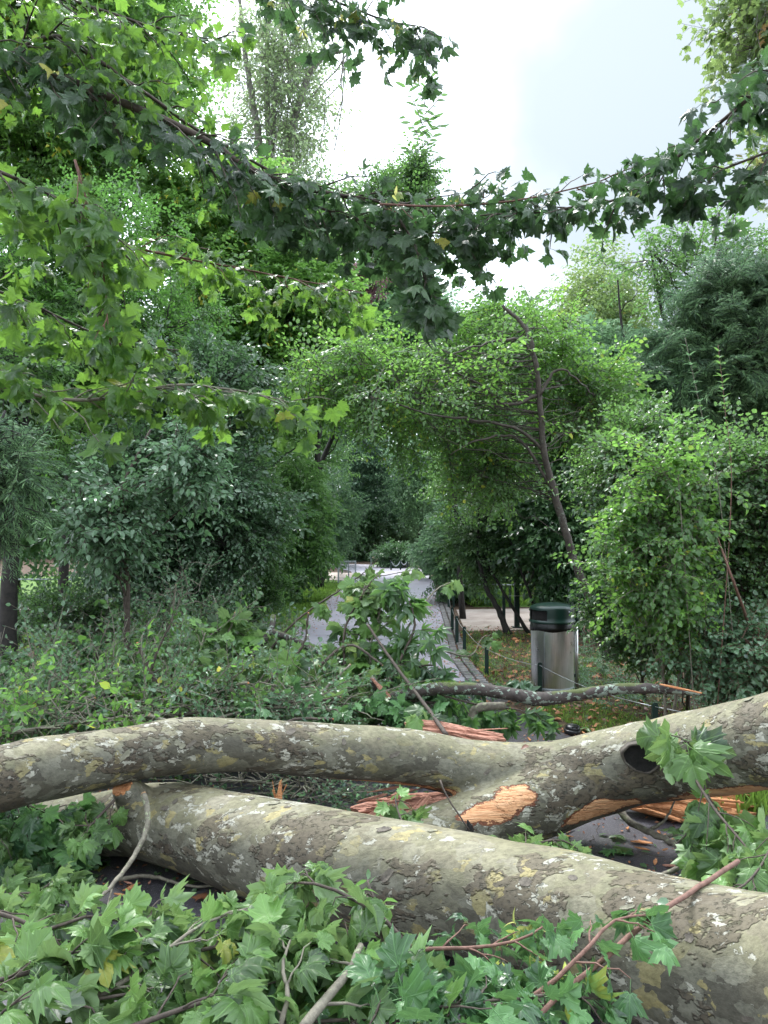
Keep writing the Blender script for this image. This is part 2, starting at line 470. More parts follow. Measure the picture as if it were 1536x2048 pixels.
def leaf_mat(name, dark, light, back=None, trans=(0.16, 0.30, 0.03), tmix=0.35, rough=0.42, vein=None, rare=None, spec=0.5, flutter=8.0):
    m, nt = newmat(name)
    dark = (dark[0] * .85, dark[1] * .72, dark[2] * .9); light = (light[0] * 2.0, light[1] * 1.80, light[2] * 1.55); trans = (trans[0] * 1.55, min(1, trans[1] * 1.22), trans[2] * 2.3); rough *= .82
    out = N_(nt, 'ShaderNodeOutputMaterial')
    at = N_(nt, 'ShaderNodeAttribute', attribute_name='rnd')
    st = [(0.0, dark), (0.45, tuple(a * .6 + b * .4 for a, b in zip(dark, light))), (0.9, light)]
    if rare: st += [(0.985, light), (0.992, rare)]
    col = ramp(nt, at.outputs['Fac'], st)
    tc_ = N_(nt, 'ShaderNodeTexCoord')
    big = noise_(nt, tc_.outputs['Object'], 1.3, 2)
    f2 = ramp(nt, big, [(0.3, .80), (0.7, 1.2)])
    mm = N_(nt, 'ShaderNodeMixRGB', blend_type='MULTIPLY'); mm.inputs[0].default_value = 1
    nt.links.new(col, mm.inputs[1]); nt.links.new(f2, mm.inputs[2]); col = mm.outputs[0]
    if back:
        ge = N_(nt, 'ShaderNodeNewGeometry')
        col = mixc(nt, ge.outputs['Backfacing'], col, back)
    tcol = mixc(nt, at.outputs['Fac'], trans, tuple(min(1, x * 1.35) for x in trans))
    bump = None
    if vein:
        uv = N_(nt, 'ShaderNodeAttribute', attribute_name='luv')
        sp = N_(nt, 'ShaderNodeSeparateXYZ'); nt.links.new(uv.outputs['Vector'], sp.inputs[0])
        ax = mathn(nt, 'ABSOLUTE', sp.outputs[0])
        ds = [ax]
        if vein == 'lobed':
            for a in (38, 78):
                s, c = math.sin(math.radians(a)), math.cos(math.radians(a))
                q = mathn(nt, 'SUBTRACT', mathn(nt, 'MULTIPLY', ax, c), mathn(nt, 'MULTIPLY', sp.outputs[1], s))
                ds.append(mathn(nt, 'ABSOLUTE', q))
            # secondary veins off the midrib
        q = mathn(nt, 'SUBTRACT', sp.outputs[1], mathn(nt, 'MULTIPLY', ax, 0.8))
        q = mathn(nt, 'FRACT', mathn(nt, 'MULTIPLY', q, 7.0))
        q = mathn(nt, 'ABSOLUTE', mathn(nt, 'SUBTRACT', q, 0.5))
        q = mathn(nt, 'MULTIPLY', q, 0.14)
        sec = mathn(nt, 'ADD', q, 0.012)
        d = ds[0]
        for x in ds[1:]: d = mathn(nt, 'MINIMUM', d, x)
        d = mathn(nt, 'MINIMUM', d, sec)
        mask = N_(nt, 'ShaderNodeMapRange'); nt.links.new(d, mask.inputs[0])
        mask.inputs[1].default_value = 0.004; mask.inputs[2].default_value = 0.022; mask.inputs[3].default_value = 1; mask.inputs[4].default_value = 0
        vcol = tuple(min(1, x * 1.7 + .04) for x in light)
        col = mixc(nt, mathn(nt, 'MULTIPLY', mask.outputs[0], 0.34), col, vcol)
        bn = N_(nt, 'ShaderNodeBump'); inp(bn, Strength=0.5, Distance=0.002)
        nt.links.new(mask.outputs[0], bn.inputs['Height']); bump = bn.outputs[0]
    pb = N_(nt, 'ShaderNodeBsdfPrincipled')
    inp(pb, Roughness=rough); pb.inputs['Specular IOR Level'].default_value = spec
    nt.links.new(col, pb.inputs['Base Color'])
    tr = N_(nt, 'ShaderNodeBsdfTranslucent'); nt.links.new(tcol, tr.inputs[0])
    if bump is not None: nt.links.new(bump, pb.inputs['Normal'])
    ms = N_(nt, 'ShaderNodeMixShader'); ms.inputs[0].default_value = tmix
    nt.links.new(pb.outputs[0], ms.inputs[1]); nt.links.new(tr.outputs[0], ms.inputs[2])
    nt.links.new(ms.outputs[0], out.inputs[0])
    return m

def simple_mat(name, col, rough=.6, metal=0.0, noise_amt=.25, nscale=20, bump=.2, stretch=(1, 1, 1), col2=None, spec=.4, dist=.003):
    m, nt = newmat(name)
    out = N_(nt, 'ShaderNodeOutputMaterial'); pb = N_(nt, 'ShaderNodeBsdfPrincipled')
    tc_ = N_(nt, 'ShaderNodeTexCoord'); v = mapping(nt, tc_.outputs['Object'], stretch)
    n = noise_(nt, v, nscale, 5, .6)
    c2 = col2 or tuple(x * (1 - noise_amt) for x in col)
    c = ramp(nt, n, [(0.32, c2), (0.68, col)])
    nt.links.new(c, pb.inputs['Base Color']); inp(pb, Roughness=rough, Metallic=metal)
    pb.inputs['Specular IOR Level'].default_value = spec
    if bump:
        b = N_(nt, 'ShaderNodeBump'); inp(b, Strength=bump, Distance=dist); nt.links.new(n, b.inputs['Height'])
        nt.links.new(b.outputs[0], pb.inputs['Normal'])
    nt.links.new(pb.outputs[0], out.inputs[0])
    return m

def plane_bark(name, top_amt=1.0, scale=1.0):
    """flaking plane tree bark: olive-tan skin, grey and dark plates, pale and yellow scars; torn wood where attribute 'bare' is low"""
    m, nt = newmat(name)
    out = N_(nt, 'ShaderNodeOutputMaterial'); pb = N_(nt, 'ShaderNodeBsdfPrincipled')
    tc_ = N_(nt, 'ShaderNodeTexCoord')
    o = tc_.outputs['Object']
    v = mapping(nt, o, (0.62 * scale, scale, scale))
    wv = N_(nt, 'ShaderNodeTexNoise'); inp(wv, Scale=9, Detail=4, Roughness=.65); nt.links.new(v, wv.inputs['Vector'])
    vm = N_(nt, 'ShaderNodeVectorMath', operation='MULTIPLY_ADD'); nt.links.new(wv.outputs['Color'], vm.inputs[0])
    vm.inputs[1].default_value = (.11, .11, .11); nt.links.new(v, vm.inputs[2]); vd = vm.outputs[0]
    # jigsaw cells
    vo = N_(nt, 'ShaderNodeTexVoronoi'); inp(vo, Scale=17.0); nt.links.new(vd, vo.inputs['Vector'])
    sp = N_(nt, 'ShaderNodeSeparateColor'); nt.links.new(vo.outputs['Color'], sp.inputs[0])
    vo2 = N_(nt, 'ShaderNodeTexVoronoi'); inp(vo2, Scale=30.0); nt.links.new(vd, vo2.inputs['Vector'])
    sp2 = N_(nt, 'ShaderNodeSeparateColor'); nt.links.new(vo2.outputs['Color'], sp2.inputs[0])
    region = noise_(nt, o, 2.6, 3, .55)
    ge = N_(nt, 'ShaderNodeNewGeometry')
    sn = N_(nt, 'ShaderNodeSeparateXYZ'); nt.links.new(ge.outputs['Normal'], sn.inputs[0])
    upn = mathn(nt, 'ADD', mathn(nt, 'MULTIPLY', sn.outputs[2], 1.0), mathn(nt, 'MULTIPLY', region, 0.9))
    topm = step(nt, upn, 0.98, 0.30)           # weathered olive skin on the upper side
    fine = noise_(nt, v, 55, 4, .7)
    mid = noise_(nt, vd, 7, 4, .6)
    olive = ramp(nt, mid, [(0.3, (.20, .20, .13)), (0.5, (.27, .26, .175)), (0.72, (.36, .34, .25))])
    grey = ramp(nt, mid, [(0.3, (.155, .15, .125)), (0.55, (.235, .23, .195)), (0.75, (.30, .295, .25))])
    plates = ramp(nt, sp.outputs[0], [(0, (.062, .056, .046)), (.22, (.10, .092, .072)), (.36, (.20, .20, .17)), (.60, (.26, .26, .225)), (.80, (.16, .155, .115)), (.93, (.42, .37, .17))], 'CONSTANT')
    low = mixc(nt, 0.62, grey, plates)
    high = mixc(nt, mathn(nt, 'MULTIPLY', step(nt, sp.outputs[1], .72, .01), .55), olive, (.24, .215, .165))
    high = mixc(nt, mathn(nt, 'MULTIPLY', step(nt, sp.outputs[2], .80, .01), .5), high, (.36, .345, .285))
    col = mixc(nt, topm, low, high)
    # brown corky bark that clings in bands
    bandn = noise_(nt, mapping(nt, o, (.5, 1, 1), (4, 2, 1)), 3.2, 5, .72)
    band = mathn(nt, 'MULTIPLY', step(nt, bandn, .545, .012), step(nt, fine, .40, .05))
    col = mixc(nt, mathn(nt, 'MULTIPLY', band, .72), col, (.115, .088, .066))
    # pale flakes, small, clustered
    cl_ = noise_(nt, mapping(nt, o, (1, 1, 1), (7, 3, 9)), 2.2, 3, .6)
    fl = noise_(nt, mapping(nt, vd, (1, 1, 1), (3, 1, 5)), 21, 4, .6)
    thr = mathn(nt, 'ADD', fl, mathn(nt, 'MULTIPLY', mathn(nt, 'SUBTRACT', cl_, .5), .42))
    pale = step(nt, thr, .615, .008)
    col = mixc(nt, mathn(nt, 'MULTIPLY', pale, .9), col, (.56, .56, .52))
    ye = mathn(nt, 'MULTIPLY', step(nt, sp2.outputs[0], .93, .01), step(nt, mid, .5, .05))
    col = mixc(nt, mathn(nt, 'MULTIPLY', ye, .8), col, (.46, .40, .20))
    # fine grime
    col2 = N_(nt, 'ShaderNodeMixRGB', blend_type='MULTIPLY'); col2.inputs[0].default_value = 1
    nt.links.new(col, col2.inputs[1]); nt.links.new(ramp(nt, fine, [(.3, (.39, .375, .325)), (.6, (.72, .70, .615))]), col2.inputs[2]); col = col2.outputs[0]
    # torn wood
    at = N_(nt, 'ShaderNodeAttribute', attribute_name='bare')
    bn_ = noise_(nt, v, 11, 5, .7)
    bare_v = mathn(nt, 'ADD', at.outputs['Fac'], mathn(nt, 'MULTIPLY', mathn(nt, 'SUBTRACT', bn_, .5), 2.0))
    isb = mathn(nt, 'SUBTRACT', 1.0, step(nt, bare_v, 1.0, .02))
    rim = mathn(nt, 'SUBTRACT', 1.0, step(nt, bare_v, 1.13, .02))
    grain = noise_(nt, mapping(nt, o, (3, 26, 40)), 3, 4, .65)
    wood = ramp(nt, grain, [(.25, (.33, .11, .04)), (.45, (.60, .30, .14)), (.7, (.72, .43, .24))])
    col = mixc(nt, rim, col, (.16, .055, .025)); col = mixc(nt, isb, col, wood)
    nt.links.new(col, pb.inputs['Base Color'])
    inp(pb, Roughness=.68); pb.inputs['Specular IOR Level'].default_value = .35
    # height: plates step up and down, pale scars lie lower
    h = mathn(nt, 'ADD', mathn(nt, 'MULTIPLY', sp.outputs[0], .55), mathn(nt, 'MULTIPLY', fine, .30))
    h = mathn(nt, 'SUBTRACT', h, mathn(nt, 'MULTIPLY', pale, .5))
    h = mathn(nt, 'ADD', h, mathn(nt, 'MULTIPLY', band, .8))
    h = mathn(nt, 'ADD', h, mathn(nt, 'MULTIPLY', sp2.outputs[1], .22))
    h = mathn(nt, 'SUBTRACT', h, mathn(nt, 'MULTIPLY', rim, 1.4))
    h = mathn(nt, 'ADD', h, mathn(nt, 'MULTIPLY', mathn(nt, 'MULTIPLY', grain, isb), 1.6))
    b = N_(nt, 'ShaderNodeBump'); inp(b, Strength=.9, Distance=.011); nt.links.new(h, b.inputs['Height'])
    nt.links.new(b.outputs[0], pb.inputs['Normal'])
    nt.links.new(pb.outputs[0], out.inputs[0])
    return m

def bark_mat(name, dark, light, lichen=None, moss=None, scale=30, lichen_t=.56, moss_t=.6):
    m, nt = newmat(name)
    out = N_(nt, 'ShaderNodeOutputMaterial'); pb = N_(nt, 'ShaderNodeBsdfPrincipled')
    tc_ = N_(nt, 'ShaderNodeTexCoord'); o = tc_.outputs['Object']
    n = noise_(nt, o, scale, 5, .65)
    col = ramp(nt, n, [(.32, dark), (.7, light)])
    h = n
    if lichen:
        l = noise_(nt, mapping(nt, o, (1, 1, 1), (3, 3, 3)), 27, 5, .65); l2 = noise_(nt, o, 3.0, 2)
        k = mathn(nt, 'ADD', l, mathn(nt, 'MULTIPLY', mathn(nt, 'SUBTRACT', l2, .5), .35))
        mk = step(nt, k, lichen_t, .012)
        col = mixc(nt, mathn(nt, 'MULTIPLY', mk, .85), col, mixc(nt, n, tuple(x * .7 for x in lichen), lichen))
        h = mathn(nt, 'ADD', h, mathn(nt, 'MULTIPLY', mk, .5))
    if moss:
        ge = N_(nt, 'ShaderNodeNewGeometry'); sn = N_(nt, 'ShaderNodeSeparateXYZ'); nt.links.new(ge.outputs['Normal'], sn.inputs[0])
        l3 = noise_(nt, o, 5, 3)
        k = mathn(nt, 'ADD', mathn(nt, 'MULTIPLY', sn.outputs[2], .35), l3)
        col = mixc(nt, mathn(nt, 'MULTIPLY', step(nt, k, moss_t + .2, .05), .85), col, moss)
    nt.links.new(col, pb.inputs['Base Color']); inp(pb, Roughness=.8)
    b = N_(nt, 'ShaderNodeBump'); inp(b, Strength=.7, Distance=.006); nt.links.new(h, b.inputs['Height'])
    nt.links.new(b.outputs[0], pb.inputs['Normal']); nt.links.new(pb.outputs[0], out.inputs[0])
    return m

M = {}
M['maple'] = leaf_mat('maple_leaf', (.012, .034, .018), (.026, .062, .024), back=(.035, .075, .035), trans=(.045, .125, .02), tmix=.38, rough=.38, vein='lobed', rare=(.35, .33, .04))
M['plane'] = leaf_mat('plane_leaf', (.012, .045, .012), (.068, .150, .040), back=(.19, .29, .13), trans=(.15, .30, .05), tmix=.28, rough=.45, vein='lobed', rare=(.28, .30, .05))
M['plane_back'] = M['plane']
M['fresh'] = leaf_mat('fresh_green_leaf', (.035, .095, .016), (.075, .18, .032), back=(.08, .15, .06), trans=(.15, .38, .04), tmix=.42, rough=.42, rare=(.5, .45, .05))
M['mid'] = leaf_mat('mid_green_leaf', (.025, .075, .022), (.055, .135, .032), back=(.07, .13, .06), trans=(.12, .30, .04), tmix=.36, rough=.42)
M['deep'] = leaf_mat('deep_green_leaf', (.018, .052, .024), (.045, .11, .042), back=(.06, .12, .06), trans=(.08, .20, .04), tmix=.3, rough=.34, spec=.6)
M['glauc'] = leaf_mat('blue_green_leaf', (.030, .085, .045), (.07, .16, .075), back=(.10, .18, .10), trans=(.12, .28, .07), tmix=.3, rough=.36, spec=.6)
M['lime'] = leaf_mat('lime_green_leaf', (.035, .10, .02), (.07, .18, .03), back=(.08, .16, .05), trans=(.13, .36, .04), tmix=.42, rough=.45)
M['yellowish'] = leaf_mat('yellow_green_leaf', (.036, .080, .022), (.088, .155, .045), back=(.10, .16, .08), trans=(.17, .31, .05), tmix=.42, rough=.5, rare=(.35, .18, .05))
M['conifer'] = leaf_mat('conifer_needle', (.05, .12, .055), (.095, .19, .085), trans=(.11, .24, .08), tmix=.22, rough=.5)
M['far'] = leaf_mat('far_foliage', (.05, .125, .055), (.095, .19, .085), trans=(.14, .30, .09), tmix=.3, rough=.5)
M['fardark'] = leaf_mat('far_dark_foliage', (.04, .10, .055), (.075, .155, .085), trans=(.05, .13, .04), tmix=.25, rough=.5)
M['purple'] = leaf_mat('purple_leaf', (.10, .06, .07), (.17, .11, .11), trans=(.14, .06, .06), tmix=.25, rough=.5)
M['poplar'] = leaf_mat('poplar_leaf', (.10, .19, .09), (.17, .28, .13), back=(.16, .24, .13), trans=(.24, .40, .10), tmix=.42, rough=.5)
M['grass'] = leaf_mat('grass_blade', (.045, .11, .015), (.10, .21, .03), trans=(.20, .38, .04), tmix=.3, rough=.5)
M['dry'] = leaf_mat('dry_leaf', (.10, .045, .02), (.28, .14, .07), trans=(.2, .08, .03), tmix=.15, rough=.6)
M['seed'] = leaf_mat('winged_seed', (.16, .24, .04), (.28, .36, .07), trans=(.4, .5, .1), tmix=.35, rough=.5)
M['bark_plane'] = plane_bark('plane_tree_bark')
M['bark_plane2'] = plane_bark('plane_tree_bark_fine', scale=1.12)
M['twig'] = bark_mat('twig_bark', (.035, .026, .02), (.095, .072, .055), scale=40)
M['twig_pale'] = bark_mat('pale_twig_bark', (.09, .08, .06), (.22, .20, .15), lichen=(.30, .33, .20), scale=40, lichen_t=.6)
M['twig_red'] = bark_mat('red_brown_twig_bark', (.10, .05, .035), (.22, .12, .09), scale=40)
M['bark_dark'] = bark_mat('dark_tree_bark', (.010, .009, .008), (.035, .03, .025), scale=22)
M['bark_mid'] = bark_mat('brown_tree_bark', (.03, .024, .019), (.09, .075, .058), lichen=(.16, .18, .14), scale=22, lichen_t=.62)
M['bark_grey'] = bark_mat('grey_tree_bark', (.10, .095, .08), (.26, .25, .22), scale=16)
M['bark_lichen'] = bark_mat('lichened_bark', (.022, .017, .014), (.075, .06, .052), lichen=(.27, .34, .27), moss=(.06, .08, .015), scale=26, lichen_t=.575, moss_t=.66)
M['wood'] = simple_mat('torn_wood', (.66, .34, .17), .75, nscale=3, bump=.9, stretch=(3, 26, 40), col2=(.36, .12, .045), spec=.25, dist=.01)
M['wood_pink'] = simple_mat('torn_pink_wood', (.62, .33, .24), .8, nscale=4, bump=1.0, stretch=(3, 34, 44), col2=(.30, .13, .085), spec=.25, dist=.01)
M['wood_orange'] = simple_mat('torn_orange_wood', (.66, .35, .17), .8, nscale=4, bump=1.0, stretch=(2.5, 34, 44), col2=(.38, .13, .045), spec=.25, dist=.01)
M['wood_end'] = simple_mat('snapped_wood', (.62, .42, .24), .8, nscale=9, bump=.8, col2=(.32, .17, .08), dist=.01)
M['hollow'] = simple_mat('rotten_hollow', (.008, .0065, .0055), .95, nscale=30, bump=1, col2=(.002, .0018, .0015), dist=.01)
M['green_paint'] = simple_mat('dark_green_paint', (.006, .030, .021), .38, nscale=9, bump=.05, noise_amt=.3, spec=.5)
M['post_paint'] = simple_mat('post_green_paint', (.008, .030, .022), .5, nscale=14, bump=.1, noise_amt=.4)
M['bag'] = simple_mat('black_plastic_bag', (.006, .006, .007), .32, nscale=26, bump=.9, spec=.6, dist=.006)
M['black'] = simple_mat('black_plastic', (.014, .014, .016), .3, nscale=26, bump=.15, spec=.6)
M['wire'] = simple_mat('steel_wire', (.55, .57, .58), .4, metal=.7, nscale=60, bump=.1)
M['galv'] = simple_mat('galvanised_steel', (.42, .45, .48), .5, metal=.35, nscale=20, bump=.05)
M['sign'] = simple_mat('pale_sign_panel', (.42, .50, .56), .6, nscale=6, bump=0, noise_amt=.1)

def steel_mat():
    m, nt = newmat('brushed_steel')
    out = N_(nt, 'ShaderNodeOutputMaterial'); pb = N_(nt, 'ShaderNodeBsdfPrincipled')
    tc_ = N_(nt, 'ShaderNodeTexCoord'); o = tc_.outputs['Object']
    n = noise_(nt, mapping(nt, o, (40, 40, 1.2)), 5, 4, .6)
    n2 = noise_(nt, mapping(nt, o, (1, 1, .4)), 7, 4, .6)
    col = ramp(nt, n, [(.3, (.58, .57, .56)), (.7, (.78, .77, .76))])
    dirt = ramp(nt, n2, [(.35, .75), (.6, 1.0)])
    mm = N_(nt, 'ShaderNodeMixRGB', blend_type='MULTIPLY'); mm.inputs[0].default_value = 1
    nt.links.new(col, mm.inputs[1]); nt.links.new(dirt, mm.inputs[2])
    nt.links.new(mm.outputs[0], pb.inputs['Base Color'])
    inp(pb, Metallic=1.0, Roughness=.34, Anisotropic=.6)
    r = ramp(nt, n2, [(.3, .24), (.7, .42)]); nt.links.new(r, pb.inputs['Roughness'])
    b = N_(nt, 'ShaderNodeBump'); inp(b, Strength=.12, Distance=.002); nt.links.new(n, b.inputs['Height'])
    nt.links.new(b.outputs[0], pb.inputs['Normal'])
    nt.links.new(pb.outputs[0], out.inputs[0]); return m
M['steel'] = steel_mat()

def ground_mat(name, cols, scale=4, fine=60, rough=.9, bump=.6, dist=.01, speck=None, spec=.2):
    m, nt = newmat(name)
    out = N_(nt, 'ShaderNodeOutputMaterial'); pb = N_(nt, 'ShaderNodeBsdfPrincipled')
    tc_ = N_(nt, 'ShaderNodeTexCoord'); o = tc_.outputs['Object']
    a = noise_(nt, o, scale, 5, .6); f = noise_(nt, o, fine, 4, .7)
    k = mathn(nt, 'ADD', mathn(nt, 'MULTIPLY', a, .6), mathn(nt, 'MULTIPLY', f, .4))
    col = ramp(nt, k, [(.38 + .24 * i / (len(cols) - 1), c) for i, c in enumerate(cols)])
    if speck:
        vo = N_(nt, 'ShaderNodeTexVoronoi'); inp(vo, Scale=speck[0]); nt.links.new(o, vo.inputs['Vector'])
        sp = N_(nt, 'ShaderNodeSeparateColor'); nt.links.new(vo.outputs['Color'], sp.inputs[0])
        mk = mathn(nt, 'MULTIPLY', step(nt, sp.outputs[0], speck[2], .02), mathn(nt, 'SUBTRACT', 1.0, step(nt, vo.outputs['Distance'], .38, .05)))
        col = mixc(nt, mk, col, speck[1])
    nt.links.new(col, pb.inputs['Base Color']); inp(pb, Roughness=rough); pb.inputs['Specular IOR Level'].default_value = spec
    b = N_(nt, 'ShaderNodeBump'); inp(b, Strength=bump, Distance=dist); nt.links.new(f, b.inputs['Height'])
    nt.links.new(b.outputs[0], pb.inputs['Normal']); nt.links.new(pb.outputs[0], out.inputs[0])
    return m
M['soil'] = ground_mat('leaf_litter_soil', [(.02, .014, .010), (.055, .036, .024), (.10, .065, .045), (.045, .05, .02)], 3, 45, speck=(26, (.16, .085, .05), .72))
M['asphalt'] = ground_mat('near_asphalt', [(.028, .026, .030), (.048, .045, .052), (.085, .08, .09)], 1.6, 110, rough=.45, bump=.5, dist=.006, speck=(190, (.19, .18, .2), .8), spec=.4)
M['gravel'] = ground_mat('pinkish_gravel', [(.25, .20, .17), (.36, .30, .26), (.44, .38, .33)], 2, 90, bump=.6)
M['lawn'] = ground_mat('mown_lawn', [(.05, .10, .018), (.085, .16, .028), (.12, .20, .04)], 2, 70)
M['moss'] = ground_mat('mossy_soil', [(.035, .025, .018), (.075, .052, .035), (.07, .075, .022)], 5, 60, speck=(30, (.16, .10, .06), .85))
M['setts'] = ground_mat('granite_setts', [(.10, .095, .09), (.18, .17, .165), (.24, .23, .22)], 6, 40, rough=.8)

# ------------------------------------------------------------------ the ground
def sheet(name, pts, z, mat, kind='structure', smooth_n=None):
    me = bpy.data.meshes.new(name)
    bm = bmesh.new()
    vs = [bm.verts.new((float(p[0]), float(p[1]), z)) for p in pts]
    f = bm.faces.new(vs)
    if f.normal.z < 0: f.normal_flip()
    bm.normal_update()
    if bm.faces[0].normal.z < 0 if hasattr(bm.faces, 'ensure_lookup_table') and not bm.faces.ensure_lookup_table() else False:
        bm.faces[0].normal_flip()
    bmesh.ops.triangulate(bm, faces=bm.faces[:])
    bm.to_mesh(me); bm.free(); me.materials.append(mat)
    o = bpy.data.objects.new(name, me); C.objects.link(o); tag(o, kind=kind)
    return o

sheet('ground', [(-160, -60), (160, -60), (160, 260), (-160, 260)], 0.0, M['soil'])
def road_right(y):   # right edge of the asphalt
    xs = [-8, 2, 3.4, 4.6, 5.6, 6.3, 8, 9.5, 13, 17, 24, 30]
    vs = [2.9, 2.7, 2.45, 2.05, 1.62, 1.30, .90, .86, 1.06, 1.25, 1.62, 1.85]
    return float(np.interp(y, xs, vs))
def road_left(y):
    xs = [-8, 3, 5, 8, 11.5, 15, 20, 24, 30]
    vs = [-2.9, -2.8, -2.6, -2.1, -1.62, -1.5, -1.38, -1.3, -1.25]
    return float(np.interp(y, xs, vs))
ys = list(np.linspace(-8, 30, 60))
pl = [(road_left(y), y) for y in ys]; pr = [(road_right(y), y) for y in ys]
far_end = [(2.0, 33), (1.4, 37), (-.5, 40), (-4, 42.5), (-9, 44), (-9, 40), (-4.5, 38.5), (-2.4, 36), (-1.5, 33)]
# right edge up, round the far bend to the left, and back down the left edge
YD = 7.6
M['asphalt_far'] = ground_mat('far_asphalt', [(.27, .25, .29), (.32, .30, .345), (.36, .34, .385)], 1.2, 120, rough=.55, bump=.4, dist=.006, speck=(150, (.34, .33, .35), .8), spec=.4)  # paler asphalt, for the far stretch only
sheet('asphalt_path', [q for q in pr if q[1] > YD] + far_end + [q for q in pl[::-1] if q[1] > YD], 0.012, M['asphalt_far'])
sheet('near_path', [q for q in pr if q[1] < YD + 1] + [q for q in pl[::-1] if q[1] < YD + 1], 0.009, M['asphalt'])  # near stretch of the path, a darker sheet than the far one
sheet('gravel_spur', [(-1.22, 26), (-1.22, 31.5), (-6.5, 33), (-13, 34), (-13, 30), (-6, 29)], 0.008, M['gravel'])
sheet('gravel_path', [(1.35, 12.3), (1.55, 15.9), (4, 16.3), (9, 16.0), (16, 15.0), (16, 11.5), (8, 12.6), (4, 12.9)], 0.008, M['gravel'])
sheet('lawn', [(-1.70, 10.3), (-1.3, 26), (-6, 28.5), (-13, 29), (-40, 24), (-40, 13.5), (-9, 13), (-4.5, 10.5)], 0.004, M['lawn'])
sheet('far_lawn', [(2.0, 16.5), (2.2, 30), (14, 34), (30, 30), (30, 17)], 0.004, M['lawn'])
sheet('mossy_verge', [(2.35, 4.3), (1.72, 5.6), (1.34, 6.5), (1.0, 8), (1.0, 9.5), (1.15, 12.2), (2.6, 12.0), (3.3, 8), (3.4, 5)], 0.006, M['moss'])
# side path on the left behind the trees, pale
sheet('side_path', [(-40, 14.2), (-9, 15.2), (-5.4, 14.8), (-5.4, 16.2), (-9, 16.8), (-40, 16.2)], 0.010, M['gravel'])

# granite setts along the right edge of the path: one paved strip, each stone a raised block
kb = Buf()
cube_v = np.array([[-1, -1, 0], [1, -1, 0], [1, 1, 0], [-1, 1, 0], [-.86, -.86, 1], [.86, -.86, 1], [.86, .86, 1], [-.86, .86, 1]], float)
cube_f = np.array([[0, 1, 5], [0, 5, 4], [1, 2, 6], [1, 6, 5], [2, 3, 7], [2, 7, 6], [3, 0, 4], [3, 4, 7], [4, 5, 6], [4, 6, 7]])
y = 7.2
while y < 22:
    for k in range(2):
        x = road_right(y) + .055 + k * .115
        s = np.array([.05, .052, .028]) * rng.uniform(.88, 1.06, 3)
        a = rng.normal(0, .05); R = np.array([[math.cos(a), -math.sin(a), 0], [math.sin(a), math.cos(a), 0], [0, 0, 1]])
        kb.add((cube_v * s) @ R.T + np.array([x, y, .004]), cube_f)
    y += .112
kerb = kb.build('sett_kerb', M['setts'], smooth=False); tag(kerb, kind='structure')

# ------------------------------------------------------------------ the two fallen plane trunks
def heavy_tube(pts, rad, seg, n, lump=.03, seed=0, twist=0.0):
    """closed trunk surface, ring by ring, with lumps"""
    pr_ = np.hstack([np.asarray(pts, float), np.asarray(rad, float)[:, None]])
    q = catmull(pr_, n)
    v, f = tube(q[:, :3], q[:, 3], seg)
    ctr = np.repeat(q[:, :3], seg, axis=0); rr = np.repeat(q[:, 3], seg)
    w = v[:n * seg]
    out = np.empty(len(w))
    for i, p in enumerate(w):
        pp = Vector((p[0] * 1.7 + seed, p[1] * 1.7, p[2] * 1.7))
        out[i] = mnoise.noise(pp * 1.3) * 1.0 + mnoise.noise(pp * 3.5) * .45
    w += nrm(w - ctr) * (out * lump)[:, None]
    v[:n * seg] = w
    return v, f

def remeshed(bufs, voxel, smooth_it, name, mat, parent, bare=()):
    V = []; Fc = []; n = 0
    for v, f in bufs: V.append(v); Fc.append(f + n); n += len(v)
    me = bpy.data.meshes.new('tmp'); me.from_pydata(np.vstack(V).tolist(), [], np.vstack(Fc).tolist()); me.update()
    o = bpy.data.objects.new('tmp', me); C.objects.link(o)
    r = o.modifiers.new('r', 'REMESH'); r.mode = 'VOXEL'; r.voxel_size = voxel
    s = o.modifiers.new('s', 'SMOOTH'); s.factor = .5; s.iterations = smooth_it
    dg = bpy.context.evaluated_depsgraph_get()
    me2 = bpy.data.meshes.new_from_object(o.evaluated_get(dg))
    bpy.data.objects.remove(o); bpy.data.meshes.remove(me)
    nv = len(me2.vertices); co = np.empty(nv * 3, np.float32); me2.vertices.foreach_get('co', co); co = co.reshape(-1, 3)
    val = np.full(nv, 9.0)
    for c, ax, rx, ry in bare:      # centre, long axis, half length, half width
        d = co - np.array(c); ax = nrm(ax); al = d @ ax
        pe = np.linalg.norm(d - al[:, None] * ax, axis=1)
        val = np.minimum(val, np.hypot(al / rx, pe / ry))
    at = me2.attributes.new('bare', 'FLOAT', 'POINT'); at.data.foreach_set('value', val.astype(np.float32))
    co = co - np.array(parent.location, np.float32)
    me2.vertices.foreach_set('co', co.ravel()); me2.update()
    me2.polygons.foreach_set('use_smooth', np.ones(len(me2.polygons), bool))
    me2.materials.clear(); me2.materials.append(mat); me2.name = name
    ob = bpy.data.objects.new(name, me2); C.objects.link(ob); ob.parent = parent
    return ob

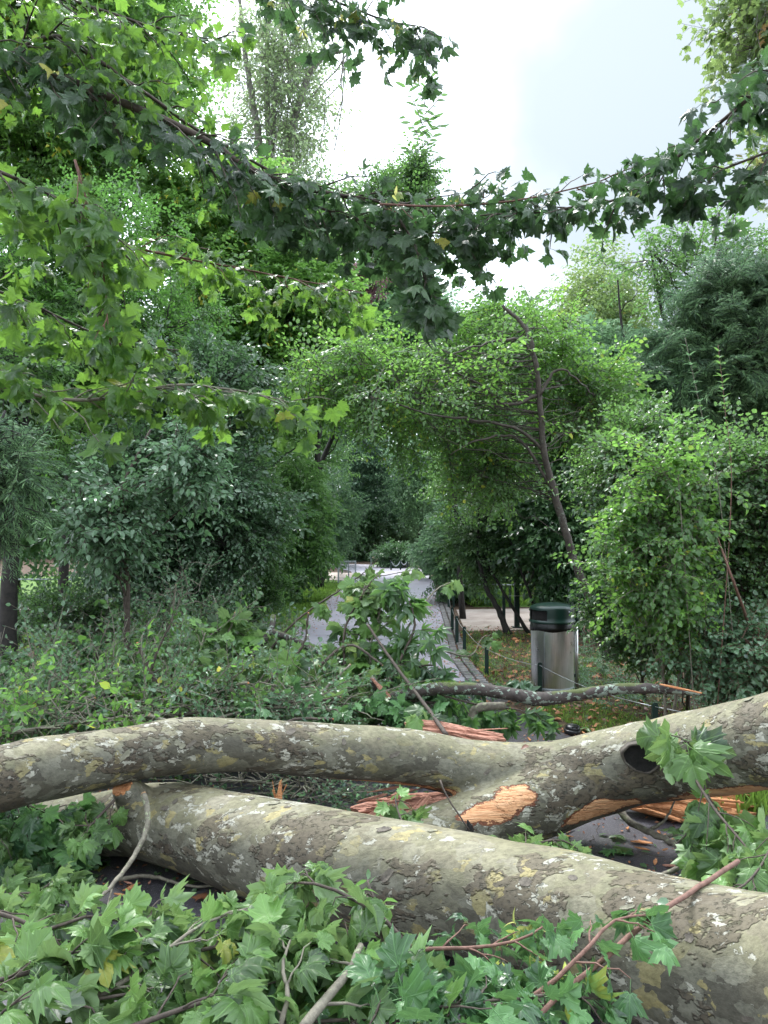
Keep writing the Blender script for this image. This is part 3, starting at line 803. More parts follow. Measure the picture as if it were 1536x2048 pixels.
# --- front trunk
FT = [(1900, 1985, 1.95, .245), (1700, 1992, 2.06, .242), (1536, 1968, 2.22, .236), (1300, 1898, 2.44, .230), (1000, 1806, 2.77, .222), (700, 1738, 3.06, .214),
      (500, 1690, 3.34, .205), (380, 1655, 3.52, .19), (290, 1640, 3.66, .172), (200, 1652, 3.78, .152), (150, 1668, 3.84, .14), (60, 1690, 3.92, .11)]
ft_pts = [P(a, b, d) for a, b, d, r in FT]; ft_r = [x[3] for x in FT]
for p, r in zip(ft_pts, ft_r): p[2] = max(p[2], r * .97)
t_front = empty('fallen_tree', ft_pts[4] * np.array([1, 1, 0]), 'nearest fallen plane tree trunk, pale and mottled, lying low across the path', 'tree trunk', 'fallen plane tree trunks')
stub_c = P(262, 1592, 3.52); stub_d = nrm(np.array([-.35, -.55, .80]))
remeshed([heavy_tube(ft_pts, ft_r, 40, 150, .014, 3),
          tube(np.array([stub_c - stub_d * .10, stub_c, stub_c + stub_d * .05, stub_c + stub_d * .075]), [.105, .078, .062, .058], 20)],
         .012, 5, 'trunk', M['bark_plane'], t_front)
def stub_cap(c, d, r, mat, parent, name='cut_face', rough=.012):
    v, f = tube(np.array([c - d * .01, c + d * .006]), [r, r * .93], 22)
    v = v + rng.normal(0, rough * .25, v.shape); v[-1] = c + d * .002
    b = Buf(); b.add(v, f); return b.build(name, mat, parent, smooth=False)
stub_cap(stub_c + stub_d * .077, stub_d, .050, M['wood_orange'], t_front, 'torn_stub_face', .016)

# --- raised trunk with a fork
UT = [(2300, 1330, 3.2, .25), (2000, 1385, 3.3, .24), (1750, 1440, 3.42, .23), (1536, 1480, 3.58, .212), (1400, 1505, 3.72, .208), (1250, 1532, 3.84, .20), (1100, 1556, 3.92, .185), (950, 1541, 3.94, .152),
      (800, 1512, 3.88, .138), (600, 1497, 3.78, .134), (450, 1489, 3.68, .131), (330, 1494, 3.58, .132), (200, 1518, 3.46, .138), (60, 1542, 3.32, .145), (-60, 1570, 3.2, .15), (-250, 1600, 3.0, .15), (-500, 1640, 2.8, .15)]
ut_pts = [P(a, b, d) for a, b, d, r in UT]; ut_r = [x[3] for x in UT]
LB = [(1260, 1540, 3.86, .17), (1130, 1580, 3.86, .185), (1030, 1622, 3.80, .178), (930, 1655, 3.74, .165), (860, 1680, 3.70, .155), (828, 1692, 3.69, .145)]
lb_pts = [P(a, b, d) for a, b, d, r in LB]; lb_r = [x[3] for x in LB]
t_up = empty('fallen_tree', ut_pts[6] * np.array([1, 1, 0]), 'raised forked plane tree trunk with a dark hollow knot, over the nearest trunk', 'tree trunk', 'fallen plane tree trunks')
hole_c = P(1284, 1512, 3.66); hole_d = nrm(np.array([-.35, -.93, .08]))
remeshed([heavy_tube(ut_pts, ut_r, 40, 190, .014, 11), heavy_tube(lb_pts, lb_r, 36, 50, .016, 21),
          tube(np.array([hole_c + hole_d * s for s in (-.16, -.07, -.02, -.002)]), [.15, .114, .094, .084], 24)],
         .0125, 6, 'trunk', M['bark_plane2'], t_up,
         bare=[(P(1030, 1594, 3.62), (1, 0, .3), .12, .085), (P(1000, 1617, 3.60), P(1060, 1605, 3.62) - P(940, 1628, 3.6), .19, .070), (P(948, 1627, 3.58), (1, 0, -.2), .07, .05),
               (P(1190, 1618, 3.72), P(1290, 1585, 3.8) - P(1150, 1622, 3.8), .20, .05),
               (P(1480, 1582, 3.55), P(1536, 1572, 3.5) - P(1400, 1592, 3.6), .30, .055),
               (P(760, 1572, 3.80), P(860, 1583, 3.8) - P(660, 1560, 3.78), .42, .035)])
# hollow knot: rim and dark inside
def hollow(c, d, r, depth, parent):
    d = nrm(d); n = 30
    ref = nrm(np.cross(d, UP)); up = np.cross(ref, d)
    prof = [(-.05, r * 1.20), (.004, r * 1.13), (.016, r * 1.04), (.010, r * .95)]
    b = Buf(); vs = []
    for h, rr in prof:
        for k in range(n):
            a = 2 * math.pi * k / n; q = rr * (1 + .06 * math.sin(3 * a + 1) + .025 * math.sin(9 * a)) 
            vs.append(c + d * (h + .006 * math.sin(5 * a)) + (ref * math.cos(a) * 1.12 + up * math.sin(a) * .9) * q)
    vs = np.array(vs); f = []
    for i in range(len(prof) - 1):
        for k in range(n):
            a_, b_ = i * n + k, i * n + (k + 1) % n; f += [[a_, b_, b_ + n], [a_, b_ + n, a_ + n]]
    b.add(vs, np.array(f)); b.build('knot_rim', M['bark_mid'], parent)
    b2 = Buf(); vs = []
    prof2 = [(.010, r * .955), (.004, r * .88), (.0035, r * .5), (.003, .001)]
    for h, rr in prof2:
        for k in range(n):
            a = 2 * math.pi * k / n; q = rr * (1 + .06 * math.sin(3 * a + 1) + .025 * math.sin(9 * a))
            vs.append(c + d * (h + .0 * math.sin(5 * a)) + (ref * math.cos(a) * 1.12 + up * math.sin(a) * .9) * q)
    f = []
    for i in range(len(prof2) - 1):
        for k in range(n):
            a_, b_ = i * n + k, i * n + (k + 1) % n; f += [[a_, b_, b_ + n], [a_, b_ + n, a_ + n]]
    b2.add(np.array(vs), np.array(f)); b2.build('knot_hollow', M['hollow'], parent)
hollow(hole_c + hole_d * .030, hole_d, .074, .1, t_up)
# crack where the fork split
cb = Buf()
crk = np.array([P(935, 1640, 3.57), P(940, 1660, 3.56), P(932, 1680, 3.55), P(936, 1700, 3.56)])
cb.tube(catmull(crk, 10), np.array([.004, .010, .016, .02, .022, .02, .022, .024, .022, .02]), 6)
cb.build('bark_crack', M['hollow'], t_up)

# ------------------------------------------------------------------ torn pieces of wood
def slab(a, b, w, th, up=(0, 0, 1), jag=.25, n=26, m=9, seed=0, taper=(1, .55), belly=0.0):
    """splintered slab of wood from a to b: grooved faces, ragged ends"""
    r = np.random.default_rng(seed)
    a = np.asarray(a, float); b = np.asarray(b, float); d = nrm(b - a); L = np.linalg.norm(b - a)
    s = nrm(np.cross(d, np.asarray(up, float))); u = np.cross(s, d)
    groove = r.normal(0, .10, m); e0 = r.uniform(-jag, jag * .1, m) * w * 2; e1 = r.uniform(-jag * .1, jag, m) * w * 2.2
    vs = []
    for side in (1, -1):
        for i in range(n):
            t = i / (n - 1)
            ww = w * (taper[0] + (taper[1] - taper[0]) * t) * (.85 + .3 * math.sin(math.pi * min(1, t * 1.3)))
            for j in range(m):
                c = j / (m - 1) * 2 - 1
                along = t * L + (e0[j] * (1 - t) ** 6 + e1[j] * t ** 6)
                h = th * (1 - .55 * c * c) * (.7 + .5 * math.sin(math.pi * t)) * side * .5 + (groove[j] * th * .7 * (1 if side > 0 else .5)) + r.normal(0, .025) * th
                vs.append(a + d * along + s * (c * ww * .5) + u * (h + belly * math.sin(math.pi * t)))
    vs = np.array(vs); f = []
    for sd in (0, 1):
        o = sd * n * m
        for i in range(n - 1):
            for j in range(m - 1):
                q = [o + i * m + j, o + i * m + j + 1, o + (i + 1) * m + j + 1, o + (i + 1) * m + j]
                if sd == 1: q = q[::-1]
                f += [[q[0], q[2], q[1]], [q[0], q[3], q[2]]]
    o = n * m
    for i in range(n - 1):
        for j in (0, m - 1):
            q = [i * m + j, (i + 1) * m + j, o + (i + 1) * m + j, o + i * m + j]
            f += [[q[0], q[1], q[2]], [q[0], q[2], q[3]]]
    for i in (0, n - 1):
        for j in range(m - 1):
            q = [i * m + j, i * m + j + 1, o + i * m + j + 1, o + i * m + j]
            f += [[q[0], q[1], q[2]], [q[0], q[2], q[3]]]
    return vs, np.array(f)

def fibres(a, b, n, w, seed, th=.012, spread=.06):
    r = np.random.default_rng(seed); a = np.asarray(a, float); b = np.asarray(b, float); out = []
    for k in range(n):
        u0 = r.uniform(-.12, .5); u1 = r.uniform(u0 + .25, 1.12); o = r.normal(0, spread * .5, 3); o[2] = abs(o[2]) * .8
        p0 = a + (b - a) * u0 + o; p1 = a + (b - a) * u1 + o + r.normal(0, .02, 3)
        if r.random() < .5: p0, p1 = p1, p0
        out.append(dict(a=p0, b=p1, w=w * r.uniform(.3, 1), th=th, up=nrm(r.normal(0, .5, 3) + np.array([0, -.6, .6])), seed=seed + k, n=8, m=4, jag=.6, taper=(1, .12)))
    return out
def wood_piece(name, label, mat, pieces, cat='wood', group=None):
    b = Buf()
    for kw in pieces: b.add(*slab(**kw))
    o = b.build(name, mat, smooth=False)
    # origin at its base
    c = np.vstack(b.v).mean(0)
    o.location = c; o.data.transform(Matrix.Translation(-Vector(c)))
    tag(o, label, cat, group); return o
tv = (0, -1, .35)
wood_piece('torn_plank', 'long reddish torn plank of heartwood lying behind the raised trunk', M['wood_pink'],
           [dict(a=P(815, 1455, 4.55), b=P(1003, 1478, 4.35), w=.115, th=.05, up=tv, seed=2, taper=(1.0, .62), jag=.12)] + fibres(P(870, 1462, 4.5), P(995, 1474, 4.34), 9, .02, 500, th=.006, spread=.03), 'plank')
wood_piece('split_log', 'bright orange split log lying on the asphalt under the raised trunk, right side', M['wood_orange'],
           [dict(a=P(1265, 1590, 4.32), b=P(1462, 1612, 4.25), w=.20, th=.10, up=(0, -.65, .75), seed=4, taper=(.75, 1.0), jag=.3, m=13),
            dict(a=P(1275, 1612, 4.22), b=P(1440, 1640, 4.1), w=.10, th=.07, up=(0, -.85, .5), seed=5, taper=(.6, 1.0), jag=.4)] + fibres(P(1275, 1600, 4.2), P(1450, 1618, 4.15), 22, .04, 300, spread=.12), 'log')
wood_piece('splintered_stump_end', 'pink splintered heap of heartwood behind the broken end of the fork', M['wood_pink'],
           [dict(a=P(742, 1628, 4.0), b=P(908, 1592, 3.98), w=.15, th=.07, up=(0, -.6, .8), seed=7, taper=(1.0, .4), jag=.5, m=11),
            dict(a=P(768, 1645, 3.85), b=P(850, 1618, 3.80), w=.15, th=.05, up=tv, seed=8, jag=.5),
            dict(a=P(800, 1660, 3.74), b=P(835, 1618, 3.74), w=.09, th=.03, up=tv, seed=9, jag=.5)] + fibres(P(750, 1625, 3.9), P(880, 1600, 3.85), 26, .035, 400, spread=.11), 'splintered wood')
wood_piece('upright_splinter', 'small pale orange splinter standing upright behind the nearest trunk', M['wood_orange'],
           [dict(a=P(556, 1612, 3.55), b=P(560, 1575, 3.55), w=.036, th=.02, up=(0, -1, .1), seed=10, taper=(1, .5), n=12, m=6, jag=.5)] + fibres(P(556, 1610, 3.56), P(562, 1578, 3.55), 6, .012, 600, th=.005, spread=.02), 'splinter')

# wood chips and bits on the ground
k = 0
chip_lab = 'orange chip of torn wood lying on the asphalt among others'
for i in range(46):
    if i < 24: px, py = rng.uniform(1085, 1450), rng.uniform(1600, 1735)
    elif i < 34: px, py = rng.uniform(680, 745), rng.uniform(1610, 1650)
    elif i < 40: px, py = rng.uniform(235, 300), rng.uniform(1755, 1800)
    else: px, py = rng.uniform(940, 1230), rng.uniform(1450, 1480)
    g = G(px, py, .02); a = rng.uniform(0, math.pi); L = rng.uniform(.015, .06)
    d = np.array([math.cos(a), math.sin(a) * .8, rng.normal(0, .1)]) * L
    v, f = slab(g - d / 2, g + d / 2, L * rng.uniform(.25, .6), .008, seed=100 + i, n=7, m=5, jag=.5)
    b = Buf(); b.add(v, f); o = b.build('wood_chip', M['wood_orange'] if i % 3 else M['wood_pink'], smooth=False)
    o.location = g; o.data.transform(Matrix.Translation(-Vector(g)))
    tag(o, 'orange chip of torn wood scattered on the asphalt around the fallen trunks', 'wood chip', 'wood chips scattered on the asphalt')

# ------------------------------------------------------------------ species
species('hazel', 'ellip', .50, .062, 'fresh', up=.15, droop=.25, nside=4)
species('elm', 'ellip', .50, .056, 'deep', up=.05, droop=.3, nside=5)
species('glauc', 'ellip', .45, .060, 'glauc', up=.0, droop=.45, nside=4)
species('snow', 'round', .42, .036, 'mid', up=.2, droop=.3, nside=5, spacing=.030)
species('snow2', 'round', .42, .042, 'glauc', up=.1, droop=.35, nside=5, spacing=.032)
species('brush', 'ellip', .46, .052, 'mid', up=.1, droop=.10, nside=5, spacing=.045, wild=.9)
species('brush2', 'ellip', .46, .038, 'hazelbrush', up=.2, droop=.1, nside=5, spacing=.040, wild=.9)
M['hazelbrush'] = M['glauc']
M['maple_low'] = leaf_mat('fallen_maple_leaf', (.022, .075, .028), (.055, .14, .05), back=(.07, .15, .07), trans=(.10, .26, .04), tmix=.25, rough=.36, vein='lobed', rare=(.30, .30, .05))
species('lean', 'ellip', .62, .060, 'fresh', up=.05, droop=.2, nside=5, spacing=.04)
species('mid14', 'kite', .75, .115, 'mid', up=.15, droop=.25, nside=5, spacing=.055, wood=False)
species('deep14', 'kite', .75, .10, 'deep', up=.1, droop=.3, nside=5, spacing=.05, wood=False)
species('far30', 'kite', 1.3, .15, 'far', up=.2, droop=.25, nside=5, spacing=.10, wood=False)
species('fard', 'kite', 1.6, .18, 'fardark', up=.1, droop=.3, nside=5, spacing=.12, wood=False)
species('poplar', 'kite', 1.3, .15, 'poplar', up=.3, droop=.35, nside=5, spacing=.15, wild=.6, wood=True)
species('sycamore', 'maple', .7, .085, 'yellowish', up=.1, droop=.4, nside=4, spacing=.085)
species('airy', 'kite', .9, .13, 'mid', up=.2, droop=.25, nside=4, spacing=.09, wood=True)
species('conifer', 'needle', .70, .12, 'conifer', up=.25, droop=.45, nside=11, spacing=.020, wild=.25, wood=True, side_len=.45, ang=.8)
species('yew', 'needle', .5, .06, 'conifer', up=-.1, droop=.5, nside=6, spacing=.012, wild=.2, side_len=.35)

def box(px0, px1, py0, py1, D, depth):
    c = P((px0 + px1) / 2, (py0 + py1) / 2, D)
    return c, np.array([(px1 - px0) / 2 / F * D, depth, (py1 - py0) / 2 / F * D])

def plant(name, label, cat, spn, boxes, base, trunk=None, tr=.1, trunk_mat='bark_dark', mat=None, group=None, cr=.45, per=30,
          stems=None, limb_r=.03, crown_name='crown', nsc=1.0, trunk_name='trunk', shell=.45, be=3, sc_=1.0, minz=.1, fill=.5):
    """base: world ground point; trunk: list of world points; boxes: (centre, radii, number of clumps)"""
    sp = SPECIES[spn]
    t = empty(name, (base[0], base[1], 0), label, cat, group)
    tb = Buf()
    pol = []
    trunks = stems if stems else ([trunk] if trunk is not None else [])
    for tk in trunks:
        tk = np.asarray(tk, float); n = max(10, len(tk) * 6)
        q = catmull(tk, n); rr = np.linspace(tr, tr * .3, n)
        rr[:3] *= [1.35, 1.15, 1.05]
        q = q + rng.normal(0, tr * .10, q.shape); tb.tube(q, rr, 9); pol.append(q)
    allp = np.vstack(pol) if pol else None
    lb = Buf(); wb = Buf()
    for c, r, n in boxes:
        r0_ = np.asarray(r, float); r = np.maximum(r0_ - cr * .6, r0_ * .35)
        cl = clumps_in(c, r, n, cr, shell=shell)
        fill_crown(lb, wb, sp, cl, per * (1 - fill), trunk=allp, limb_r=limb_r, branch_every=be, sc_=sc_, minz=minz)
        N = int(n * per * fill); u = nrm(rng.normal(0, 1, (N, 3)))
        ph = rng.uniform(0, 6, 3)
        mod = 1 + .13 * np.sin(u[:, 0] * 5 + ph[0] + u[:, 2] * 3) + .11 * np.sin(u[:, 2] * 9 + ph[1]) + .08 * np.sin(u[:, 1] * 11 + u[:, 0] * 8 + ph[2])
        R0 = np.maximum(r0_ - sp['L'] * .25 * sc_, r0_ * .5)
        p = c + u * R0 * mod[:, None] * rng.uniform(.06, 1, (N, 1)) ** .45
        p[:, 2] = np.maximum(p[:, 2], minz)
        d = nrm(u * .8 + rng.normal(0, .45, (N, 3)) + UP * sp['up']); scl = rng.uniform(.7, 1.25, N) * sc_
        base_ = p - d * (sp['L'] * .5 * scl)[:, None]
        put_sprays(lb, wb, sp, base_, d, nrm(UP + u * .3 + rng.normal(0, .3, (N, 3))), scl)
        hubs = np.array([q for q, _ in cl])
        for q in base_[::max(4, be * 2)]:
            h = hubs[int(np.argmin(np.linalg.norm(hubs - q, axis=1)))]
            wb.tube(curve_between(h, q, wig=.12, n=5), np.linspace(limb_r * .3 + .002, .002, 5), 4)
    lb.build(crown_name, M[mat or sp['mat']], t, smooth=False)
    if tb.n: tb.build(trunk_name, M[trunk_mat], t)
    if wb.n: wb.build('branches', M[trunk_mat], t)
    return t

def gp(px, D): 
    p = P(px, 1070, D); return np.array([p[0], D, 0.0])
def V3(px, py, D): return P(px, py, D)

# ---- far wood closing the view, one uncountable mass
lb = Buf(); wb = Buf()
for i in range(210):
    x = rng.uniform(-62, 62); yy = rng.uniform(56, 74) - abs(x) * .30
    for zc in (1.6, 3.6, 6.5, 10):
        cl = [(np.array([x + rng.normal(0, 1), yy + rng.normal(0, 1), zc + rng.uniform(-1, 1.2)]), np.array([2.9, 2.4, 2.4]))]
        fill_crown(lb, None, SPECIES['fard'], cl, 14, sc_=1.7)
    if i % 2 == 0:
        wb.tube(curve_between((x, yy, 0), (x + rng.normal(0, .8), yy, 11), wig=.03, n=5), [.22, .2, .16, .12, .06], 6)
o = lb.build('distant_wood', M['fardark'], smooth=False); tag(o, kind='stuff')
o2 = wb.build('distant_trunks', M['bark_dark']); tag(o2, kind='stuff')

# ---- the bend of the path, 34-48 m away
fars = [(560, 700, 760, 1120, 40, 'far30', 'mid', 'middle-green tree left of the far bend, rising behind the grey goal frame'),
        (660, 800, 800, 1120, 47, 'fard', 'fardark', 'darkest broad tree closing the view straight above the far bend of the path'),
        (770, 900, 830, 1100, 44, 'far30', 'far', 'dark green tree above the pale board at the far bend'),
        (860, 1010, 780, 1120, 36, 'far30', 'mid', 'bushy tree right of the far bend, above the slack chain barrier'),
        (580, 690, 520, 860, 33, 'far30', 'far', 'tall pale green tree behind the hedge on the left side of the path'),
        (740, 960, 560, 850, 31, 'far30', 'far', 'light green tall tree in the centre behind the leaning tree')]
for x0, x1, y0, y1, D, spn, mt, lab in fars:
    c, r = box(x0, x1, y0, y1, D, 2.6)
    b = gp((x0 + x1) / 2 if D > 34 else (560 if x0 < 700 else 930), D)
    plant('broadleaf_tree', lab, 'tree', spn, [(c, r, 22)], b, trunk=[b, (b[0] + .2, D, c[2] * .5), c], tr=.22, mat=mt, cr=1.25, per=34, be=6, group='trees beyond the far bend')
for x0, x1, y0, y1, D, mt, lab in [(620, 900, 500, 900, 27, 'far', 'broad pale green tree filling the gap above the far path at the centre'),
        (860, 1140, 590, 1000, 25, 'mid', 'fresh green tree behind the leaning tree, topping out below the open sky'),
        (1040, 1300, 640, 1000, 21, 'far', 'pale green tree behind the thicket, left of the feathery conifer'),
        (330, 640, 480, 1000, 22, 'mid', 'middle-green tree filling the wall of leaves left of the centre'),
        (-200, 260, 480, 1120, 19, 'far', 'pale green tree behind the lawn at the far left'),
        (120, 480, 640, 1120, 20, 'mid', 'deeper green tree beyond the lawn behind the big dark drooping one'),
        (1240, 1700, 800, 1120, 17, 'deep', 'dark green tree behind the large small-leaved shrub at right')]:
    c, r = box(x0, x1, y0, y1, D, 2.2); b = gp((x0 + x1) / 2 if not (600 < x0 < 800) else 590, D)
    plant('backdrop_tree', lab, 'tree', 'mid14', [(c, r, 56)], b, trunk=[b, (b[0] * .7 + c[0] * .3, D, c[2] * .5), c], tr=.15, mat=mt, cr=.95, per=34, be=6, sc_=1.5, fill=.6, group='trees forming the wall of leaves')
c, r = box(696, 764, 515, 600, 21, .8); b = gp(640, 22)
plant('copper_beech', 'purple-leaved tree peeping out behind the green crowns at the centre', 'tree', 'mid14', [(c, r, 6)], b, trunk=[b, (b[0], 22, 5), c], tr=.12, mat='purple', cr=.4, per=16)

# tall poplar
b = gp(545, 27)
tops = [[b, V3(552, 700, 27), V3(545, 400, 27), V3(548, 200, 27), V3(566, 40, 27), V3(572, -80, 27)],
        [V3(545, 420, 27), V3(600, 200, 26.5), V3(640, 120, 26.3), V3(695, 100, 26)],
        [V3(545, 430, 27), V3(536, 240, 27.4), V3(534, 130, 27.6), V3(540, -20, 27.5)],
        [V3(540, 520, 27), V3(515, 260, 26.5), V3(490, 110, 26.4), V3(478, -40, 26.2)]]
c1, r1 = box(430, 690, -60, 420, 27, 2.6); c2, r2 = box(480, 740, 300, 560, 26, 2.4)
plant('poplar_tree', 'tall airy poplar with pale small leaves and grey forked trunk against the sky', 'tree', 'poplar', [(c1, r1, 54), (c2, r2, 30)], b,
      stems=tops, tr=.17, trunk_mat='bark_grey', cr=.9, per=12, fill=.6, be=3, limb_r=.04)

# ---- right background
c, r = box(1080, 1310, 480, 900, 30, 3); b = gp(1190, 30)
plant('round_tree', 'round yellow-green tree rising in the distance left of the feathery conifer', 'tree', 'far30', [(c, r, 44)], b, trunk=[b, (b[0], 30, 6), c], tr=.12, mat='yellowish', cr=1.1, per=30, be=4)
b = gp(1400, 20)
c1, r1 = box(1180, 1600, 420, 640, 20, 1.8); c2, r2 = box(1280, 1640, 560, 860, 20, 1.6)
plant('airy_tree', 'thin-crowned tree with the sky showing through, above the feathery conifer', 'tree', 'airy', [(c1, r1, 22), (c2, r2, 18)], b,
      stems=[[b, V3(1400, 800, 20), V3(1420, 560, 20), V3(1440, 420, 20)], [V3(1400, 800, 20), V3(1330, 640, 20), V3(1300, 500, 20)], [V3(1410, 760, 20), V3(1500, 600, 20), V3(1560, 440, 20)], [V3(1390, 820, 20), V3(1260, 700, 20), V3(1235, 560, 20)]],
      tr=.07, cr=.62, per=13, trunk_mat='bark_dark', be=2)
# conifer
b = gp(1400, 13)
c1, r1 = box(1270, 1720, 570, 900, 13, .9); c2, r2 = box(1180, 1430, 680, 920, 13, .8); c3, r3 = box(1320, 1600, 500, 700, 13, .7)
plant('conifer_tree', 'feathery blue-green conifer standing behind the shrubs on the right', 'tree', 'conifer', [(c1, r1, 34), (c2, r2, 16), (c3, r3, 14)], b,
      trunk=[b, V3(1395, 800, 13), V3(1408, 600, 13), V3(1440, 500, 13)], tr=.13, cr=.42, per=15, crown_name='foliage', be=2)

# sycamore at the upper right edge
b = gp(1640, 9)
c1, r1 = box(1400, 1720, -120, 210, 9, .9); c2, r2 = box(1500, 1760, 120, 420, 9, .9)
plant('sycamore_tree', 'yellow-green sycamore reaching in at the top right edge of the sky', 'tree', 'sycamore', [(c1, r1, 20), (c2, r2, 9)], b,
      trunk=[b, V3(1660, 700, 9), V3(1650, 300, 9), V3(1600, 0, 9)], tr=.16, cr=.36, per=11, trunk_mat='bark_grey')

# ---- left side, from far to near
c, r = box(590, 720, 930, 1140, 25, 1.8); b = gp(640, 25)
plant('hedge_shrub', 'pale green shrub beside the grey goal frame at the far left of the path', 'shrub', 'mid14', [(c, r, 16)], b, stems=[[b, c]], tr=.05, mat='far', cr=.75, per=28)
c, r = box(480, 665, 880, 1215, 17, 1.3); b = gp(600, 17)
plant('hedge_shrub', 'light green rounded shrub overhanging the left grass verge', 'shrub', 'mid14', [(c, r, 26)], b, stems=[[b, c]], tr=.05, mat='mid', cr=.6, per=32)
c, r = box(400, 590, 880, 1262, 12.5, 1.0); b = gp(505, 12.5)
plant('hedge_shrub', 'dense dark shrub with small leaves at the near end of the left verge', 'shrub', 'elm', [(c, r, 26)], b, stems=[[b, c]], tr=.05, mat='mid', cr=.42, per=34)
c, r = box(330, 760, 430, 900, 15, 1.8); c2, r2 = box(280, 620, 330, 560, 15, 1.5); b = gp(470, 15)
plant('broadleaf_tree', 'bright green bushy tree filling the middle left behind the overhanging maple', 'tree', 'mid14', [(c, r, 60), (c2, r2, 36)], b, trunk=[b, V3(480, 900, 15), c], tr=.2, mat='fresh', cr=.75, per=34)
c, r = box(-160, 460, 330, 960, 10.5, 1.7); b = gp(120, 10.5)
plant('broadleaf_tree', 'lime green tree seen through the maple leaves at the left edge', 'tree', 'hazel', [(c, r, 74)], b, trunk=[b, V3(140, 900, 10.5), c], tr=.08, mat='lime', cr=.55, per=26)
c, r = box(-220, 450, -250, 460, 14, 2.0); b = gp(-40, 14)
plant('broadleaf_tree', 'high light green tree crown behind the maple at the top left', 'tree', 'mid14', [(c, r, 84)], b, trunk=[b, V3(0, 700, 14), c], tr=.25, mat='fresh', cr=.85, per=36)
# dark tree with the pale drooping sprays
b = gp(330, 8.2)
c1, r1 = box(120, 580, 820, 1230, 8.2, 1.1); c2, r2 = box(260, 560, 660, 900, 8.4, .9)
plant('hornbeam_tree', 'big dark green drooping tree to the left of the path, behind the brush heap', 'tree', 'elm', [(c1, r1, 66), (c2, r2, 24)], b,
      stems=[[b, V3(320, 1150, 8.2), V3(300, 900, 8.2), V3(330, 700, 8.3)], [gp(290, 8.0), V3(305, 1150, 8.0), V3(240, 950, 8.0)]], tr=.09, mat='deep', cr=.42, per=30)
b = gp(250, 6.3)
c1, r1 = box(120, 330, 920, 1150, 6.0, .45); c2, r2 = box(300, 470, 820, 1010, 6.2, .45)
plant('young_hornbeam', 'young tree with large pale blue-green drooping leaves in front of the big dark one', 'tree', 'glauc', [(c1, r1, 10), (c2, r2, 9)], b,
      stems=[[b, V3(255, 1180, 6.2), V3(240, 1000, 6.1), V3(300, 860, 6.2)]], tr=.03, mat='glauc', cr=.26, per=11, limb_r=.012, trunk_mat='twig')
# dark trunk at the left edge
b = gp(20, 7.0)
c1, r1 = box(-140, 110, 640, 900, 7.0, .7)
plant('dark_trunked_tree', 'tree with a nearly black upright trunk at the left edge beside the pale lawn', 'tree', 'hazel', [(c1, r1, 14)], b, 
      trunk=[b, V3(18, 1150, 7), V3(38, 950, 7), V3(60, 780, 7)], tr=.095, mat='mid', cr=.36, per=22)
b = gp(-60, 5.6); c1, r1 = box(-60, 75, 800, 1120, 5.4, .3)
plant('yew_shrub', 'dark needle-leaved yew hanging in at the left edge', 'shrub', 'yew', [(c1, r1, 12)], b, stems=[[b, V3(-30, 1000, 5.5), V3(10, 820, 5.5)]], tr=.03, cr=.22, per=9, limb_r=.01)
# undergrowth left
c, r = box(-60, 330, 1160, 1290, 8.6, .9); b = gp(120, 8.6)
plant('bramble_shrub', 'low shrub of mixed leaves under the dark trunk at the left edge', 'shrub', 'snow', [(c, r, 22)], b, stems=[[b, c]], tr=.02, mat='mid', cr=.32, per=18, limb_r=.01)

# ---- right side
# leaning tree
b = gp(1215, 9.6)
lean = [b, V3(1185, 1215, 9.5), V3(1145, 1110, 9.4), V3(1108, 985, 9.3), V3(1088, 900, 9.2), V3(1078, 790, 9.1), V3(1066, 700, 9.0), V3(1045, 650, 9.0), V3(1005, 610, 9.0)]
c1, r1 = box(600, 1080, 620, 960, 9.6, 1.5); c2, r2 = box(860, 1230, 560, 850, 10.2, 1.0); c3, r3 = box(880, 1090, 840, 1060, 9.9, .7)
br = [[lean[4], V3(1030, 855, 9.1), V3(940, 840, 8.8), V3(850, 825, 8.6), V3(740, 790, 8.4)], [lean[5], V3(1010, 810, 9.0), V3(960, 770, 8.8), V3(880, 730, 8.7)],
      [lean[6], V3(1030, 680, 9.0), V3(960, 690, 8.8), V3(900, 710, 8.6)], [lean[5], V3(1120, 740, 9.1), V3(1190, 790, 9.1)], [lean[3], V3(1040, 880, 9.2), V3(960, 880, 9.0), V3(900, 910, 9.0)]]
t = plant('leaning_tree', 'slender tree leaning left behind the litter bin, yellow-green crown over the path', 'tree', 'lean', [(c1, r1, 30), (c2, r2, 26), (c3, r3, 12), (P(1180, 800, 10.2), np.array([.62, .7, .95]), 14), (P(700, 740, 9.6), np.array([1.1, .9, .75]), 12)], b,
      stems=[lean], tr=.062, trunk_mat='bark_mid', cr=.42, per=11, limb_r=.010, fill=.6)
lb2 = Buf()
for q in br:
    q = catmull(q, 16); lb2.tube(q + rng.normal(0, .008, q.shape), np.linspace(.024, .007, 16), 7)
lb2.build('limb', M['bark_mid'], t)
# central light crown with a willow-like tip
c, r = box(640, 900, 320, 560, 13, .9)
t = plant('slim_tree', 'light green tree whose thin leader of narrow leaves stands against the bright sky', 'tree', 'lean', [(c, r, 30), (P(835, 350, 13), np.array([.3, .3, .5]), 6)], gp(925, 14.2),
      stems=[[gp(925, 14.2), V3(900, 900, 14), V3(850, 650, 13.4), V3(815, 420, 13), V3(835, 300, 13)]], tr=.05, mat='mid', cr=.38, per=16)
slim = t
